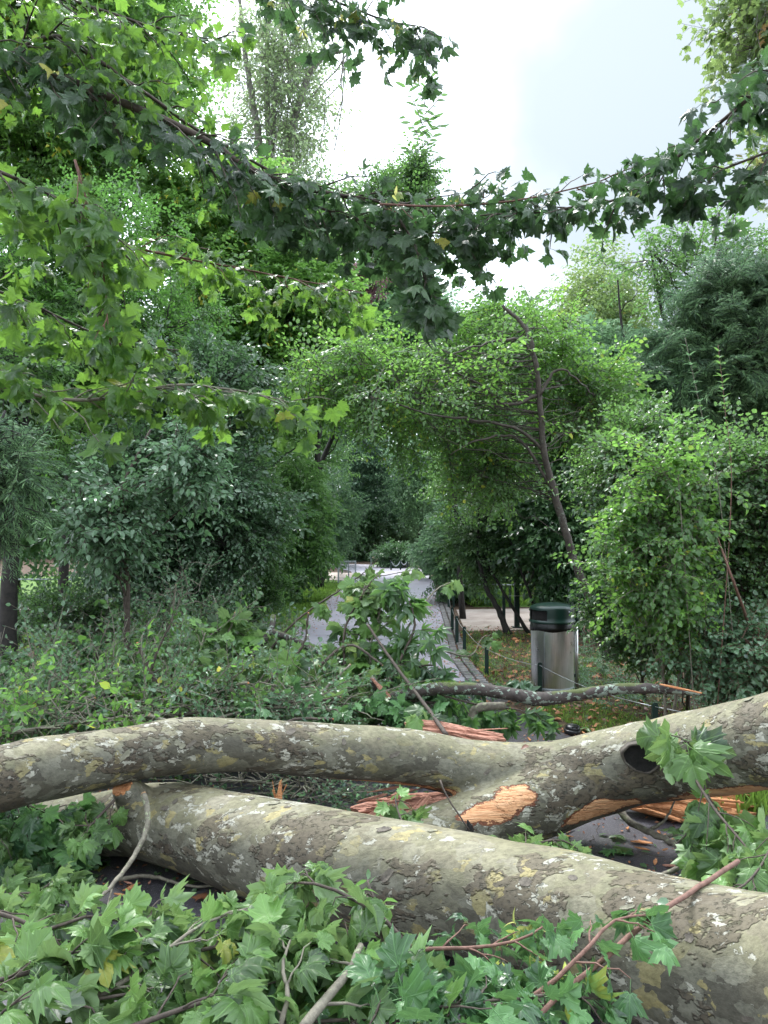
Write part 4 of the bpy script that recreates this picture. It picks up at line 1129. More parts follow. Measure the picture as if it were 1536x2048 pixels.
# shrubs right of the path beyond the gravel
c, r = box(850, 1010, 1000, 1210, 17.6, 1.2); b = gp(940, 17.6)
plant('round_shrub', 'round light green shrub right of the path beyond the gravel crossing', 'shrub', 'mid14', [(c, r, 26)], b, stems=[[b, c]], tr=.05, mat='far', cr=.5, per=28)
c, r = box(820, 900, 1060, 1140, 27, 1.4); b = gp(860, 27)
plant('round_shrub', 'small pale shrub by the right kerb near the slack chain', 'shrub', 'mid14', [(c, r, 12)], b, stems=[[b, c]], tr=.04, mat='far', cr=.6, per=24)
c, r = box(745, 830, 1085, 1140, 37, 1.2); b = gp(790, 37)
plant('round_shrub', 'dark low shrub behind the slack chain at the far bend', 'shrub', 'mid14', [(c, r, 12)], b, stems=[[b, c]], tr=.04, mat='deep', cr=.7, per=26)
# small dark tree leaning the other way
b = G(1016, 1268); dk = [b, V3(995, 1215, b[1]), V3(970, 1170, b[1]), V3(955, 1100, b[1]), V3(960, 1000, b[1])]
c, r = box(880, 1060, 960, 1180, b[1] + .3, .7)
plant('dark_leaning_tree', 'small dark-stemmed tree leaning left at the edge of the gravel crossing', 'tree', 'elm', [(c, r, 20)], b, stems=[dk], tr=.055, mat='mid', cr=.36, per=22)
# thicket behind the bin
c, r = box(1010, 1250, 900, 1225, 12.0, .9); b = gp(1120, 12.0)
plant('thicket_shrub', 'many-stemmed dark shrub behind the litter bin', 'shrub', 'deep14', [(c, r, 34)], b,
      stems=[[b + np.array([dx, dy, 0]), b + np.array([dx * 2.2, dy, 1.0]), b + np.array([dx * 3.6, dy, 2.2])] for dx, dy in ((-.5, .1), (-.3, -.2), (-.1, .2), (.15, -.1), (.35, .2), (.5, 0))], tr=.03, mat='deep', cr=.4, per=26)
c, r = box(1040, 1300, 700, 960, 12.5, 1.0); b = gp(1240, 12.5)
plant('mid_tree', 'middle-green bushy tree between the leaning trunk and the conifer', 'tree', 'mid14', [(c, r, 30)], b, trunk=[b, V3(1230, 1000, 12.5), c], tr=.07, mat='mid', cr=.5, per=24)
# large shrub on the right
b = gp(1400, 5.9)
cL, rL = box(1150, 1420, 1120, 1330, 6.6, .45); c1, r1 = box(1160, 1640, 880, 1330, 6.3, .75); c2, r2 = box(1150, 1420, 800, 1050, 6.4, .55); c3, r3 = box(1380, 1680, 820, 1150, 6.0, .6)
stems = [[G(px, py), V3(px + dx, 1200, D), V3(px + dx * 2.2, 950, D)] for px, py, dx, D in ((1290, 1400, -25, 6.6), (1375, 1420, 10, 6.4), (1330, 1400, 20, 6.8), (1480, 1420, -40, 6.3), (1545, 1440, -55, 6.0))]
plant('snowberry_shrub', 'large shrub of small rounded leaves on bare stems to the right of the litter bin', 'shrub', 'snow', [(c1, r1, 92), (c2, r2, 34), (c3, r3, 30), (cL, rL, 26)], b,
      stems=stems, tr=.016, mat='mid', cr=.28, per=17, limb_r=.010, trunk_mat='twig')
c1, r1 = box(1190, 1450, 840, 1330, 5.5, .40); b = gp(1330, 5.5)
plant('honeysuckle_shrub', 'bright lime-leaved shrub arching in front of the small-leaved one beside the bin', 'shrub', 'snow2', [(c1, r1, 36)], b,
      stems=[[b, V3(1320, 1250, 5.5), V3(1300, 1050, 5.4)], [b, V3(1380, 1200, 5.5), V3(1400, 1000, 5.4)]], tr=.012, mat='fresh', cr=.22, per=10, limb_r=.006, trunk_mat='twig_pale')
c1, r1 = box(1340, 1640, 1180, 1420, 5.4, .4); b = gp(1480, 5.4)
plant('low_shrub', 'lower leafy shrub with pale blue-green leaves at the right edge above the raised trunk', 'shrub', 'snow2', [(c1, r1, 26)], b,
      stems=[[b, V3(1500, 1250, 5.4)], [G(1560, 1420), V3(1480, 1200, 5.2), V3(1430, 1060, 5.2)]], tr=.016, mat='glauc', cr=.22, per=9, limb_r=.006, trunk_mat='twig_red')
# tall sprig with pointed leaves
def upright_sprig(name, label, pts, key, leaf, mat, wmat, r=.004, lsp=.06):
    q = catmull(pts, 30); t = empty(name, (q[0][0], q[0][1], 0), label, 'sapling')
    w = Buf(); w.tube(q, np.linspace(r, r * .4, 30), 5); w.build('stem', M[wmat], t)
    L = np.linalg.norm(np.diff(q, axis=0), axis=1).sum(); n = int(L * .6 / lsp)
    pos, d, nn = [], [], []
    for k in range(n):
        u = .4 + .6 * k / n; i = min(int(u * 29), 28); a = k * 1.6 + rng.normal(0, .3)
        sd = np.array([math.cos(a), math.sin(a), 0])
        for s in (1, -1):
            pos.append(q[i]); d.append(sd * s + UP * .75); nn.append(-sd * s + UP * .8)
    b = Buf(); put_leaves(b, key, np.array(pos), frames(np.array(d), np.array(nn)), leaf * rng.uniform(.5, 1.1, len(pos)))
    b.build('leaves', M[mat], t)
upright_sprig('tall_sapling', 'tallest thin sapling with pointed leaves rising above the right-hand shrubs', [gp(1420, 5.2), V3(1462, 1000, 5.2), V3(1450, 820, 5.2), V3(1436, 690, 5.2)], 'narrow', .065, 'mid', 'twig_red')
upright_sprig('tall_sapling', 'shorter curved sapling with pale leaves beside the tallest one', [gp(1480, 5.3), V3(1440, 1000, 5.3), V3(1408, 850, 5.3), V3(1370, 675, 5.3)], 'narrow', .06, 'glauc', 'twig_pale')
upright_sprig('tall_sapling', 'short sapling with broad bright leaves left of the tall ones', [gp(1390, 5.2), V3(1360, 1000, 5.2), V3(1352, 920, 5.2), V3(1345, 830, 5.2)], 'ellip', .075, 'fresh', 'twig_pale')

# ---- ground cover and grass, uncountable
def scatter(poly_fn, n, spn, mat, name, sc_=1.0, z=.02):
    lb = Buf(); base = np.array([poly_fn() for _ in range(n)]); base[:, 2] = z
    a = rng.uniform(0, 2 * math.pi, n); d = np.stack([np.cos(a), np.sin(a), rng.uniform(.2, 1.0, n)], 1)
    put_sprays(lb, None, SPECIES[spn], base, nrm(d), nrm(UP + rng.normal(0, .3, (n, 3)) + d * 0), rng.uniform(.35, .75, n) * sc_)
    o = lb.build(name, M[mat], smooth=False); tag(o, kind='stuff'); return o
def rnd_px(x0, x1, y0, y1): return lambda: G(rng.uniform(x0, x1), rng.uniform(y0, y1))
scatter(rnd_px(1160, 1700, 1275, 1420), 520, 'snow2', 'glauc', 'ground_cover_plants', .8)
scatter(rnd_px(930, 1330, 1262, 1345), 330, 'snow', 'mid', 'verge_plants', .6)
scatter(rnd_px(1120, 1300, 1300, 1400), 160, 'snow2', 'mid', 'verge_plants', .7)
scatter(rnd_px(940, 1180, 1300, 1440), 90, 'snow', 'glauc', 'verge_plants', .45)
def blades(fn, n, L, name, mat='grass'):
    b = Buf(); p = np.array([fn() for _ in range(n)]); 
    d = nrm(np.stack([rng.normal(0, .45, n), rng.normal(0, .45, n), np.ones(n)], 1)); nn = nrm(np.stack([rng.normal(0, 1, n), rng.normal(0, 1, n), np.full(n, .2)], 1))
    put_leaves(b, 'needle', p, frames(d, nn), L * rng.uniform(.5, 1.3, n)); o = b.build(name, M[mat], smooth=False); tag(o, kind='stuff')
def left_verge():
    y = 10.2 + 14 * rng.random() ** 1.6; return np.array([road_left(y) - rng.random() ** 1.3 * (1.5 + y * .02) + .05, y, .01])
blades(left_verge, 26000, .10, 'verge_grass')
def right_verge():
    y = rng.uniform(5.6, 12.2); return np.array([road_right(y) + .25 + rng.random() ** 1.8 * 1.4, y, .008])
blades(right_verge, 3200, .06, 'verge_grass')
blades(lambda: np.array([rng.uniform(1.9, 7), rng.uniform(16.6, 24), .01]), 16000, .16, 'far_grass')
blades(lambda: np.array([rng.uniform(-12, -4.5), rng.uniform(10, 14), .01]), 12000, .12, 'lawn_grass')
blades(lambda: G(rng.uniform(1440, 1536), rng.uniform(1590, 1640)), 260, .16, 'grass_tuft')
# moss cushions of fine blades
def mossp():
    y = rng.uniform(5.6, 7.0); return np.array([road_right(y) + .25 + rng.random() * .7, y, .006])
blades(mossp, 9000, .022, 'moss')

# ------------------------------------------------------------------ leafy branches, leaf by leaf
def leafy(name, label, cat, pts, r0, r1, key, leaf, mat, wmat='twig', tsp=.12, tlen=.30, lsp=.06, hang=.5, face=.5, spread=1.0, group=None,
          clear=0.0, base=None, tip=True, floor=.02, up_bias=0.0, sub=.35, seeds=0, taper_t=True, lrand=.5):
    pts = np.asarray(pts, float)
    L = np.linalg.norm(np.diff(pts, axis=0), axis=1).sum()
    n = max(8, int(L / .05)); q = catmull(pts, n); q += rng.normal(0, r0 * .12, q.shape)
    org = base if base is not None else q[0]
    t = empty(name, org, label, cat, group)
    wb = Buf(); wb.tube(q, np.linspace(r0, r1, n), 8)
    pos, d, nn = [], [], []; spos = []
    def leaves_on(tw, sp):
        tl = np.linalg.norm(np.diff(tw, axis=0), axis=1).sum(); m = max(1, int(tl / sp))
        for k in range(m + 1):
            u = (k + .6) / (m + .6) if m else 1
            u = min(u, 1); x = u * (len(tw) - 1); i = min(int(x), len(tw) - 2)
            p = tw[i] + (tw[i + 1] - tw[i]) * (x - i); td = nrm(tw[i + 1] - tw[i])
            sd = nrm(np.cross(td, UP) + rng.normal(0, .3, 3))
            for s in ((1, -1) if k < m else (1, -1, 0)):
                if rng.random() < .12: continue
                dd = sd * s * .9 * spread + td * (.5 if s else 1) - UP * hang + UP * up_bias + rng.normal(0, .28, 3)
                pos.append(p); d.append(nrm(dd)); nn.append(nrm(UP * (1 - face) + rng.normal(0, lrand, 3) * np.array([1, 1, .5]) + np.array([0, -1, 0]) * face * rng.choice([1, 1, .2, -1])))
    m = int(L * (1 - clear) / tsp)
    for k in range(m):
        u = clear + (1 - clear) * (k + rng.uniform(.2, .8)) / m
        i = min(int(u * (n - 1)), n - 2); p = q[i]; td = nrm(q[i + 1] - q[i])
        sd = nrm(np.cross(td, UP)) * (1 if k % 2 else -1)
        l = tlen * rng.uniform(.5, 1.2) * (1 - .35 * u if taper_t else 1)
        dd = nrm(td * .7 + sd * spread * rng.uniform(.4, 1) + UP * rng.normal(-.1 + up_bias, .45))
        tt = np.linspace(0, 1, 6)[:, None]
        tw = p + dd * l * tt - UP * hang * l * .5 * tt ** 2 + rng.normal(0, .006, (6, 3)) * tt
        tw[:, 2] = np.maximum(tw[:, 2], floor)
        wb.tube(tw, np.linspace(min(r0 * .45, .0045), .0014, 6), 5)
        leaves_on(tw, lsp)
        if seeds and rng.random() < seeds: spos.append(tw[-2])
        if rng.random() < sub:
            s2 = nrm(dd + rng.normal(0, .7, 3)); tw2 = tw[2] + s2 * l * .6 * tt - UP * hang * l * .3 * tt ** 2
            tw2[:, 2] = np.maximum(tw2[:, 2], floor)
            wb.tube(tw2, np.linspace(.0028, .0012, 6), 4); leaves_on(tw2, lsp)
    if tip: leaves_on(q[int(n * .8):], lsp)
    lb = Buf(); N = len(pos)
    if N:
        pos = np.array(pos)
        R = frames(np.array(d), np.array(nn)); s = leaf * rng.uniform(.6, 1.2, N)
        put_leaves(lb, key, pos, R, s)
        for v in lb.v: v[:, 2] = np.maximum(v[:, 2], floor * .6)
        lb.build('leaves', M[mat], t, smooth=True)
    wb.build('wood', M[wmat], t)
    if spos:
        sb = Buf(); P0 = []; D0 = []
        for p in spos:
            for k in range(7):
                P0.append(p + rng.normal(0, .012, 3)); D0.append(rng.normal(0, .6, 3) - UP * .8)
        D0 = np.array(D0); put_leaves(sb, 'narrow', np.array(P0), frames(D0, rng.normal(0, 1, D0.shape)), .036 * rng.uniform(.8, 1.2, len(P0)))
        sb.build('winged_seeds', M['seed'], t)
    return t
def pp(*a): return [P(*x) for x in a]

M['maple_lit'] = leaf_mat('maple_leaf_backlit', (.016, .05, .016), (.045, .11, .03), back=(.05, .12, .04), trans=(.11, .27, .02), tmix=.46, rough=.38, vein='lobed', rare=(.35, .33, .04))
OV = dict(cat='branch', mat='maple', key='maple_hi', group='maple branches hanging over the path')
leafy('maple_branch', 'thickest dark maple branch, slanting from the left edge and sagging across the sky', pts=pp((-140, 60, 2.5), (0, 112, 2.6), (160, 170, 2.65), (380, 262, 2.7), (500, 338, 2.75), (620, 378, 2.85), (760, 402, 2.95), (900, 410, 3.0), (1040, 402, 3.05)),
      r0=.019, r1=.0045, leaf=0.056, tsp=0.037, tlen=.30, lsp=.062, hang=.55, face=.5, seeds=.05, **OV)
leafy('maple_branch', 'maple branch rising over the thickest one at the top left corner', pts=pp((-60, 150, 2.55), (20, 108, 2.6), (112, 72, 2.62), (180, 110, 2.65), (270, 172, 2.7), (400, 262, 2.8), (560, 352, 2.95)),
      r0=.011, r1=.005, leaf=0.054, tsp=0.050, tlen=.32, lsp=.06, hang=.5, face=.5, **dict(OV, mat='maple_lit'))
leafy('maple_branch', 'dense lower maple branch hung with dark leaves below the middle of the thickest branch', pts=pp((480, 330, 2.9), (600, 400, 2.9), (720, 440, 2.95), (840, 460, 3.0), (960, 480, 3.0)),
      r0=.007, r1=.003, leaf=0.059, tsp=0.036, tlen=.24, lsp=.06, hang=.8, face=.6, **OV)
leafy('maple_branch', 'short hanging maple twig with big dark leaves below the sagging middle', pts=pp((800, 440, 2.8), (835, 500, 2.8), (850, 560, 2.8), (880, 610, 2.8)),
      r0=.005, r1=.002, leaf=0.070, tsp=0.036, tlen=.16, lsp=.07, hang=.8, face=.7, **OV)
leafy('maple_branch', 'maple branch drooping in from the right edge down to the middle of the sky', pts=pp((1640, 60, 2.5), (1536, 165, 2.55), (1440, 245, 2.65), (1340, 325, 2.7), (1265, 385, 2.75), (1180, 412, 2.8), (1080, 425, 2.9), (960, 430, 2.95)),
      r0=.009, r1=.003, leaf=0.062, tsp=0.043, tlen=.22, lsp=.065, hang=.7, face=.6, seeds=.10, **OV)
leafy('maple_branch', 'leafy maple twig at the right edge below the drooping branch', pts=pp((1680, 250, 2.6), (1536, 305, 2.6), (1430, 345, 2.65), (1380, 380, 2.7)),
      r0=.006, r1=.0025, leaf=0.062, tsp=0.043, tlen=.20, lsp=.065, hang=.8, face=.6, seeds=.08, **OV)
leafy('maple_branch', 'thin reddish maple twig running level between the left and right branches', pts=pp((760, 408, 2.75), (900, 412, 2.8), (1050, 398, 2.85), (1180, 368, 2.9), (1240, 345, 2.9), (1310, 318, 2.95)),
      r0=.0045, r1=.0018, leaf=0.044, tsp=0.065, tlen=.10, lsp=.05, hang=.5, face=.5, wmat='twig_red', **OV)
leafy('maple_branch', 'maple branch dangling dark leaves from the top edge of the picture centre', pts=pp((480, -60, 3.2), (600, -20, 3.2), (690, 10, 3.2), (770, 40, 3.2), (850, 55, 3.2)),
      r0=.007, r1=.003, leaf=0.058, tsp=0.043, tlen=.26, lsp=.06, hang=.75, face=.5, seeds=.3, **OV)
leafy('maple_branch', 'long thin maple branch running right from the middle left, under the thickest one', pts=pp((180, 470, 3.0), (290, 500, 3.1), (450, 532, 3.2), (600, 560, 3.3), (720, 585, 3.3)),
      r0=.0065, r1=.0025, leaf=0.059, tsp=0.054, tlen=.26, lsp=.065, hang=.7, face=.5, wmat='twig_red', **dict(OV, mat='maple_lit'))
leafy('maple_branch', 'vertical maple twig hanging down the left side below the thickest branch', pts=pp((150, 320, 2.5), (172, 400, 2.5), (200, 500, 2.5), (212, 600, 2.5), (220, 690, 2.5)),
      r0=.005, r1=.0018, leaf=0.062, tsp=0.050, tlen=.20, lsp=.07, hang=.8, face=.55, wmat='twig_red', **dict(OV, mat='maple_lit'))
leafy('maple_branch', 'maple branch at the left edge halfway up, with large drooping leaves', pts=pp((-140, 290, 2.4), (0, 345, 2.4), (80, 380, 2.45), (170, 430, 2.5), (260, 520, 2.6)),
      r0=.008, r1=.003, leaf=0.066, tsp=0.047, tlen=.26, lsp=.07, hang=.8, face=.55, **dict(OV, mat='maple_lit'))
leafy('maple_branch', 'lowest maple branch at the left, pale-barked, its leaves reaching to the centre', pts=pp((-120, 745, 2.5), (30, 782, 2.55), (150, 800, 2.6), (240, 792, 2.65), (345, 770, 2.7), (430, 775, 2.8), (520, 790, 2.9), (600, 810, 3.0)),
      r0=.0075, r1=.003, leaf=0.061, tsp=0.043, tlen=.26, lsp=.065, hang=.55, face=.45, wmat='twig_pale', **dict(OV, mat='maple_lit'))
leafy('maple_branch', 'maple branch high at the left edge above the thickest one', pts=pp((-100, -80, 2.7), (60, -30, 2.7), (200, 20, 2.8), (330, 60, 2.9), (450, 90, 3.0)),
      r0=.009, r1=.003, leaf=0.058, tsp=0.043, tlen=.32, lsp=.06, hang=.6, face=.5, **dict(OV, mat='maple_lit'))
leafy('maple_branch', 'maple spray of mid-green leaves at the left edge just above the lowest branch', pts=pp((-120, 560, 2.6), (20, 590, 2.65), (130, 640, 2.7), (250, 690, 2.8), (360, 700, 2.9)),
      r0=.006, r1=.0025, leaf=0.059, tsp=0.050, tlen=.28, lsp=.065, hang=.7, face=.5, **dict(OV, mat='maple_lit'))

# ------------------------------------------------------------------ brush heap between the trees and the trunks
def brush(name, label, pts, r0, spn, mat, n, spread, wmat='twig_pale', cat='broken branch', group='broken branches in the brush heap', end_cap=None, zmin=.03, sc_=1.0, height=.0):
    n = int(n * .62); q = catmull(pts, 24); q += rng.normal(0, r0 * .15, q.shape)
    t = empty(name, q[0], label, cat, group)
    w = Buf(); w.tube(q, np.linspace(r0, r0 * .35, 24), 9)
    sp = SPECIES[spn]; u = rng.uniform(.08, 1, n); i = np.minimum((u * 23).astype(int), 22)
    off = rng.normal(0, 1, (n, 3)) * np.array([1, .8, .55]) * spread
    p = q[i] + off; p[:, 2] = np.maximum(p[:, 2] + height, zmin + rng.random(n) * .05)
    td = nrm(q[i + 1] - q[i])
    d = nrm(td * .5 + off / spread * .5 + rng.normal(0, .5, (n, 3)) + UP * .15)
    lb = Buf(); put_sprays(lb, w, sp, p, d, nrm(UP + rng.normal(0, .9, (n, 3))), rng.uniform(.6, 1.15, n) * sc_)
    for k in range(0, n, 4): w.tube(curve_between(q[i[k]], p[k], wig=.2, n=5), np.linspace(r0 * .3 + .002, .002, 5), 4)
    for k in range(n // 2):
        j = int(rng.integers(1, 22)); a0 = q[j] + rng.normal(0, 1, 3) * np.array([1, .8, .4]) * spread * .7; a0[2] = max(a0[2], .04)
        dd = nrm(rng.normal(0, 1, 3) * np.array([1, .7, .6]) + UP * .35); l = rng.uniform(.15, .55)
        w.tube(curve_between(a0, a0 + dd * l, wig=.25, n=6), np.linspace(rng.uniform(.003, .009), .0018, 6), 5)
    for v in lb.v + w.v: v[:, 2] = np.maximum(v[:, 2], .012)
    lb.build('leaves', M[mat], t, smooth=False); w.build('wood', M[wmat], t)
    if end_cap is not None:
        dd = nrm(q[0] - q[1]); b = Buf(); v, f = slab(q[0] - dd * .01, q[0] + dd * r0 * 3.2, r0 * 2, r0 * 1.7, seed=int(abs(q[0][0]) * 1000), n=8, m=6, jag=.6, taper=(1, .7)); b.add(v, f)
        b.build('snapped_end', M[end_cap], t, smooth=False)
    return t
BR = [
 ('small-leaved broken branch at the left end of the brush heap, touching the picture edge', pp((-160, 1430, 5.6), (0, 1400, 5.8), (160, 1370, 6.2), (300, 1330, 6.6)), .03, 'brush', 'mid', 300, .26),
 ('grey-barked bough lying in the heap at left, above the raised trunk', pp((-60, 1455, 5.0), (60, 1430, 5.1), (160, 1400, 5.2), (270, 1375, 5.4), (330, 1350, 5.6)), .032, 'brush2', 'glauc', 210, .24),
 ('broken branch of bright small leaves nearest the left end of the raised trunk', pp((-80, 1480, 4.5), (60, 1460, 4.5), (200, 1440, 4.6), (340, 1425, 4.7)), .014, 'brush', 'fresh', 130, .17),
 ('brush branch sprouting upright small leaves in front of the dark drooping tree', pp((250, 1400, 6.4), (310, 1320, 6.6), (345, 1240, 6.8), (365, 1180, 6.9)), .016, 'brush2', 'glauc', 110, .20),
 ('snapped branch with a splintered orange tip standing in the middle of the left heap', pp((296, 1345, 5.5), (305, 1370, 5.5), (330, 1400, 5.5), (345, 1440, 5.5)), .016, 'brush', 'mid', 120, .24),
 ('broken branch spread across the top of the heap left of the grass verge', pp((300, 1330, 7.0), (370, 1300, 7.2), (430, 1300, 7.4), (480, 1320, 7.5)), .022, 'brush', 'mid', 190, .26),
 ('broken branch lying just behind the raised trunk at the centre left', pp((300, 1440, 4.9), (430, 1420, 4.9), (560, 1410, 5.0), (700, 1415, 5.0)), .018, 'brush2', 'glauc', 170, .20),
 ('leafy brush low at the very back of the heap, under the dark tree', pp((60, 1290, 8.0), (180, 1285, 8.0), (320, 1280, 8.0), (430, 1290, 8.0)), .02, 'brush', 'deep', 240, .30),
 ('dark dense brush filling the back of the heap at its centre', pp((380, 1360, 6.6), (460, 1350, 6.6), (540, 1350, 6.6), (600, 1370, 6.6)), .016, 'brush', 'deep', 150, .22),
 ('small-leaved brush seen in the gap under the raised trunk, left of the orange splinter', pp((420, 1560, 4.5), (520, 1565, 4.5), (640, 1580, 4.5), (720, 1590, 4.5)), .012, 'brush2', 'glauc', 95, .12),
]
for lab, pts, r0, spn, mt, n, spread in BR:
    brush('broken_branch', lab, pts, r0, spn, mt, n, spread, end_cap='wood_orange' if 'snapped' in lab else None)

HP = dict(cat='broken branch', group='broken branches in the brush heap')
leafy('broken_branch', 'stout lichened branch with a torn pale tip, sticking up left of the path', pts=pp((548, 1232, 6.2), (540, 1262, 6.1), (515, 1300, 6.0), (480, 1350, 5.9)), r0=.024, r1=.03, key='plane', leaf=.11, mat='plane', wmat='bark_lichen', tsp=.10, tlen=.25, lsp=.09, hang=.5, clear=.4, **HP)
leafy('broken_branch', 'long thin stick pointing up to the right across the near end of the path', pts=pp((470, 1390, 5.9), (540, 1300, 6.0), (600, 1235, 6.0), (680, 1180, 6.1), (742, 1135, 6.2)), r0=.014, r1=.004, key='plane', leaf=.08, mat='plane', tsp=.20, tlen=.14, lsp=.09, hang=.7, clear=.35, wmat='twig', **HP)
leafy('broken_branch', 'mossy grey bough lying across the foot of the path in the heap', pts=pp((545, 1262, 6.0), (600, 1285, 5.9), (660, 1320, 5.7), (720, 1350, 5.6), (800, 1365, 5.4)), r0=.026, r1=.02, key='plane', leaf=.085, mat='plane', tsp=.11, tlen=.18, lsp=.08, hang=.5, wmat='bark_lichen', up_bias=.0, **HP)
leafy('broken_branch', 'plane branch with many pale-backed leaves rising at the centre of the heap', pts=pp((700, 1420, 5.4), (690, 1340, 5.5), (690, 1260, 5.6), (720, 1200, 5.7), (730, 1170, 5.8)), r0=.014, r1=.004, key='plane', leaf=.105, mat='plane', tsp=.055, tlen=.22, lsp=.075, hang=.55, **HP)
leafy('broken_branch', 'horse chestnut branch with fans of long leaflets on the right half of the heap', pts=pp((760, 1400, 5.2), (800, 1320, 5.3), (830, 1250, 5.4), (810, 1190, 5.5), (790, 1165, 5.5)), r0=.013, r1=.004, key='palm', leaf=.125, mat='mid', tsp=.06, tlen=.26, lsp=.13, hang=.6, **HP)
leafy('broken_branch', 'second horse chestnut branch drooping toward the kerb, right end of the heap', pts=pp((740, 1400, 5.4), (800, 1350, 5.4), (860, 1330, 5.4), (890, 1350, 5.4)), r0=.012, r1=.004, key='palm', leaf=.12, mat='deep', tsp=.06, tlen=.28, lsp=.12, hang=.5, **HP)
leafy('broken_branch', 'bare forked twig standing over the right kerb of the path', pts=pp((790, 1290, 5.6), (840, 1220, 5.7), (872, 1180, 5.8), (900, 1165, 5.9)), r0=.010, r1=.004, key='plane', leaf=.085, mat='plane', tsp=.30, tlen=.22, lsp=.10, hang=.5, clear=.2, wmat='twig_pale', **HP)
leafy('broken_branch', 'thin reaching twig above the far road surface at the top of the heap', pts=pp((700, 1230, 5.6), (745, 1160, 5.7), (775, 1150, 5.8), (835, 1138, 5.9)), r0=.006, r1=.002, key='plane', leaf=.075, mat='plane', tsp=.22, tlen=.10, lsp=.10, hang=.5, clear=.3, **HP)
leafy('broken_branch', 'straight dark stick slanting from the heap down onto the raised trunk', pts=pp((735, 1250, 5.4), (790, 1330, 5.1), (850, 1410, 4.7), (893, 1470, 4.3)), r0=.009, r1=.014, key='plane', leaf=.09, mat='plane', tsp=.5, tlen=.2, lsp=.1, tip=False, wmat='twig', **HP)
leafy('broken_branch', 'dark-leaved plane branch lying low in the middle of the heap', pts=pp((400, 1400, 5.5), (500, 1390, 5.4), (620, 1390, 5.3), (740, 1400, 5.2)), r0=.014, r1=.005, key='plane', leaf=.12, mat='plane', tsp=.045, tlen=.32, lsp=.09, hang=.2, up_bias=.3, **HP)
leafy('broken_branch', 'plane branch with wilted yellow-green leaves and seeds by the stout lichened one', pts=pp((400, 1340, 5.9), (490, 1355, 5.7), (570, 1370, 5.6), (650, 1370, 5.5)), r0=.012, r1=.004, key='plane', leaf=.11, mat='plane', tsp=.05, tlen=.28, lsp=.08, hang=.3, up_bias=.3, seeds=.6, **HP)
leafy('broken_branch', 'maple branch with hanging dark leaves behind the lichened bough, right of centre', pts=pp((720, 1380, 5.6), (800, 1400, 5.4), (900, 1410, 5.2), (980, 1430, 5.2)), r0=.012, r1=.004, key='maple', leaf=.09, mat='deep', tsp=.05, tlen=.26, lsp=.07, hang=.5, **HP)
leafy('broken_branch', 'pale-leaved twig lying along the verge left of the litter bin', pts=pp((860, 1400, 6.0), (930, 1385, 6.2), (1000, 1375, 6.4), (1060, 1370, 6.6)), r0=.008, r1=.003, key='palm', leaf=.10, mat='glauc', tsp=.08, tlen=.22, lsp=.10, hang=.2, up_bias=.2, **HP)
leafy('broken_branch', 'broken branch hanging leaves under the lichened bough beside the black cap', pts=pp((880, 1390, 5.0), (960, 1410, 5.0), (1040, 1420, 5.1), (1090, 1430, 5.2)), r0=.007, r1=.003, key='palm', leaf=.10, mat='mid', tsp=.10, tlen=.16, lsp=.10, hang=.8, **HP)
leafy('fallen_branch', 'bare twig curving over the verge between the kerb and the low posts', 'broken branch', pts=pp((880, 1300, 6.2), (940, 1312, 6.5), (965, 1275, 6.7), (990, 1270, 6.9)), r0=.007, r1=.003, key='plane', leaf=.08, mat='plane', tsp=.25, tlen=.12, lsp=.08, hang=.2, clear=.3, wmat='twig_pale')
# elbow of lichened wood
eb = Buf(); q = catmull(pp((1010, 1412, 5.0), (960, 1415, 5.0), (945, 1430, 5.0), (948, 1462, 4.95), (950, 1480, 4.9)), 20); eb.tube(q, np.linspace(.028, .034, 20), 12)
o = eb.build('bent_branch', M['twig_pale']); tag(o, 'short bent greenish branch standing behind the torn plank', 'broken branch')

# the long lichened bough
t = empty('lichened_bough', P(1060, 1395, 4.9), 'long dark bough with grey lichen, lying across in front of the litter bin', 'bough')
b = Buf()
lp = pp((690, 1440, 5.3), (760, 1405, 5.1), (850, 1380, 5.0), (950, 1378, 4.95), (1030, 1390, 4.9), (1080, 1398, 4.9), (1150, 1390, 4.9), (1240, 1378, 4.85), (1320, 1378, 4.8), (1375, 1385, 4.75), (1412, 1390, 4.7))
q = np.hstack([lp, np.array([.03, .038, .042, .040, .042, .046, .038, .036, .030, .016, .003])[:, None]]); q = catmull(q, 90)
v, f = tube(q[:, :3], q[:, 3], 16); v += rng.normal(0, .0018, v.shape); b.add(v, f); b.build('bough', M['bark_lichen'], t)
b = Buf(); v, f = slab(P(1322, 1369, 4.775), P(1402, 1386, 4.69), .022, .012, up=(0, -.7, .8), seed=31, n=14, m=6, jag=.3, taper=(.6, .6)); b.add(v, f); b.build('torn_strip', M['wood'], t, smooth=False)
b = Buf(); q = catmull(pp((760, 1402, 5.05), (752, 1375, 5.0), (745, 1358, 4.95)), 8); b.tube(q, np.linspace(.03, .022, 8), 10); b.build('side_stub', M['bark_lichen'], t)
b = Buf(); v, f = slab(P(772, 1388, 4.9), P(748, 1362, 4.87), .035, .012, up=tv, seed=33, n=10, m=7, jag=.6); b.add(v, f); b.build('torn_strip', M['wood_pink'], t, smooth=False)
# moss along its top
mb = Buf(); n = 1500; u = rng.uniform(0.02, .27, n); i = (u * 89).astype(int); a = rng.normal(0, .7, n)
p = q[0] * 0 + np.zeros((n, 3)); qq = catmull(np.hstack([lp, np.array([.03, .038, .042, .040, .042, .046, .038, .036, .030, .016, .003])[:, None]]), 90)
p = qq[i, :3] + np.stack([rng.normal(0, .01, n), np.sin(a) * qq[i, 3], np.cos(a) * qq[i, 3] * .98], 1)
put_leaves(mb, 'needle', p, frames(np.stack([rng.normal(0, .5, n), np.sin(a), np.cos(a)], 1), rng.normal(0, 1, (n, 3))), .016 * rng.uniform(.5, 1.2, n)); mb.build('moss', M['grass'], t, smooth=False)

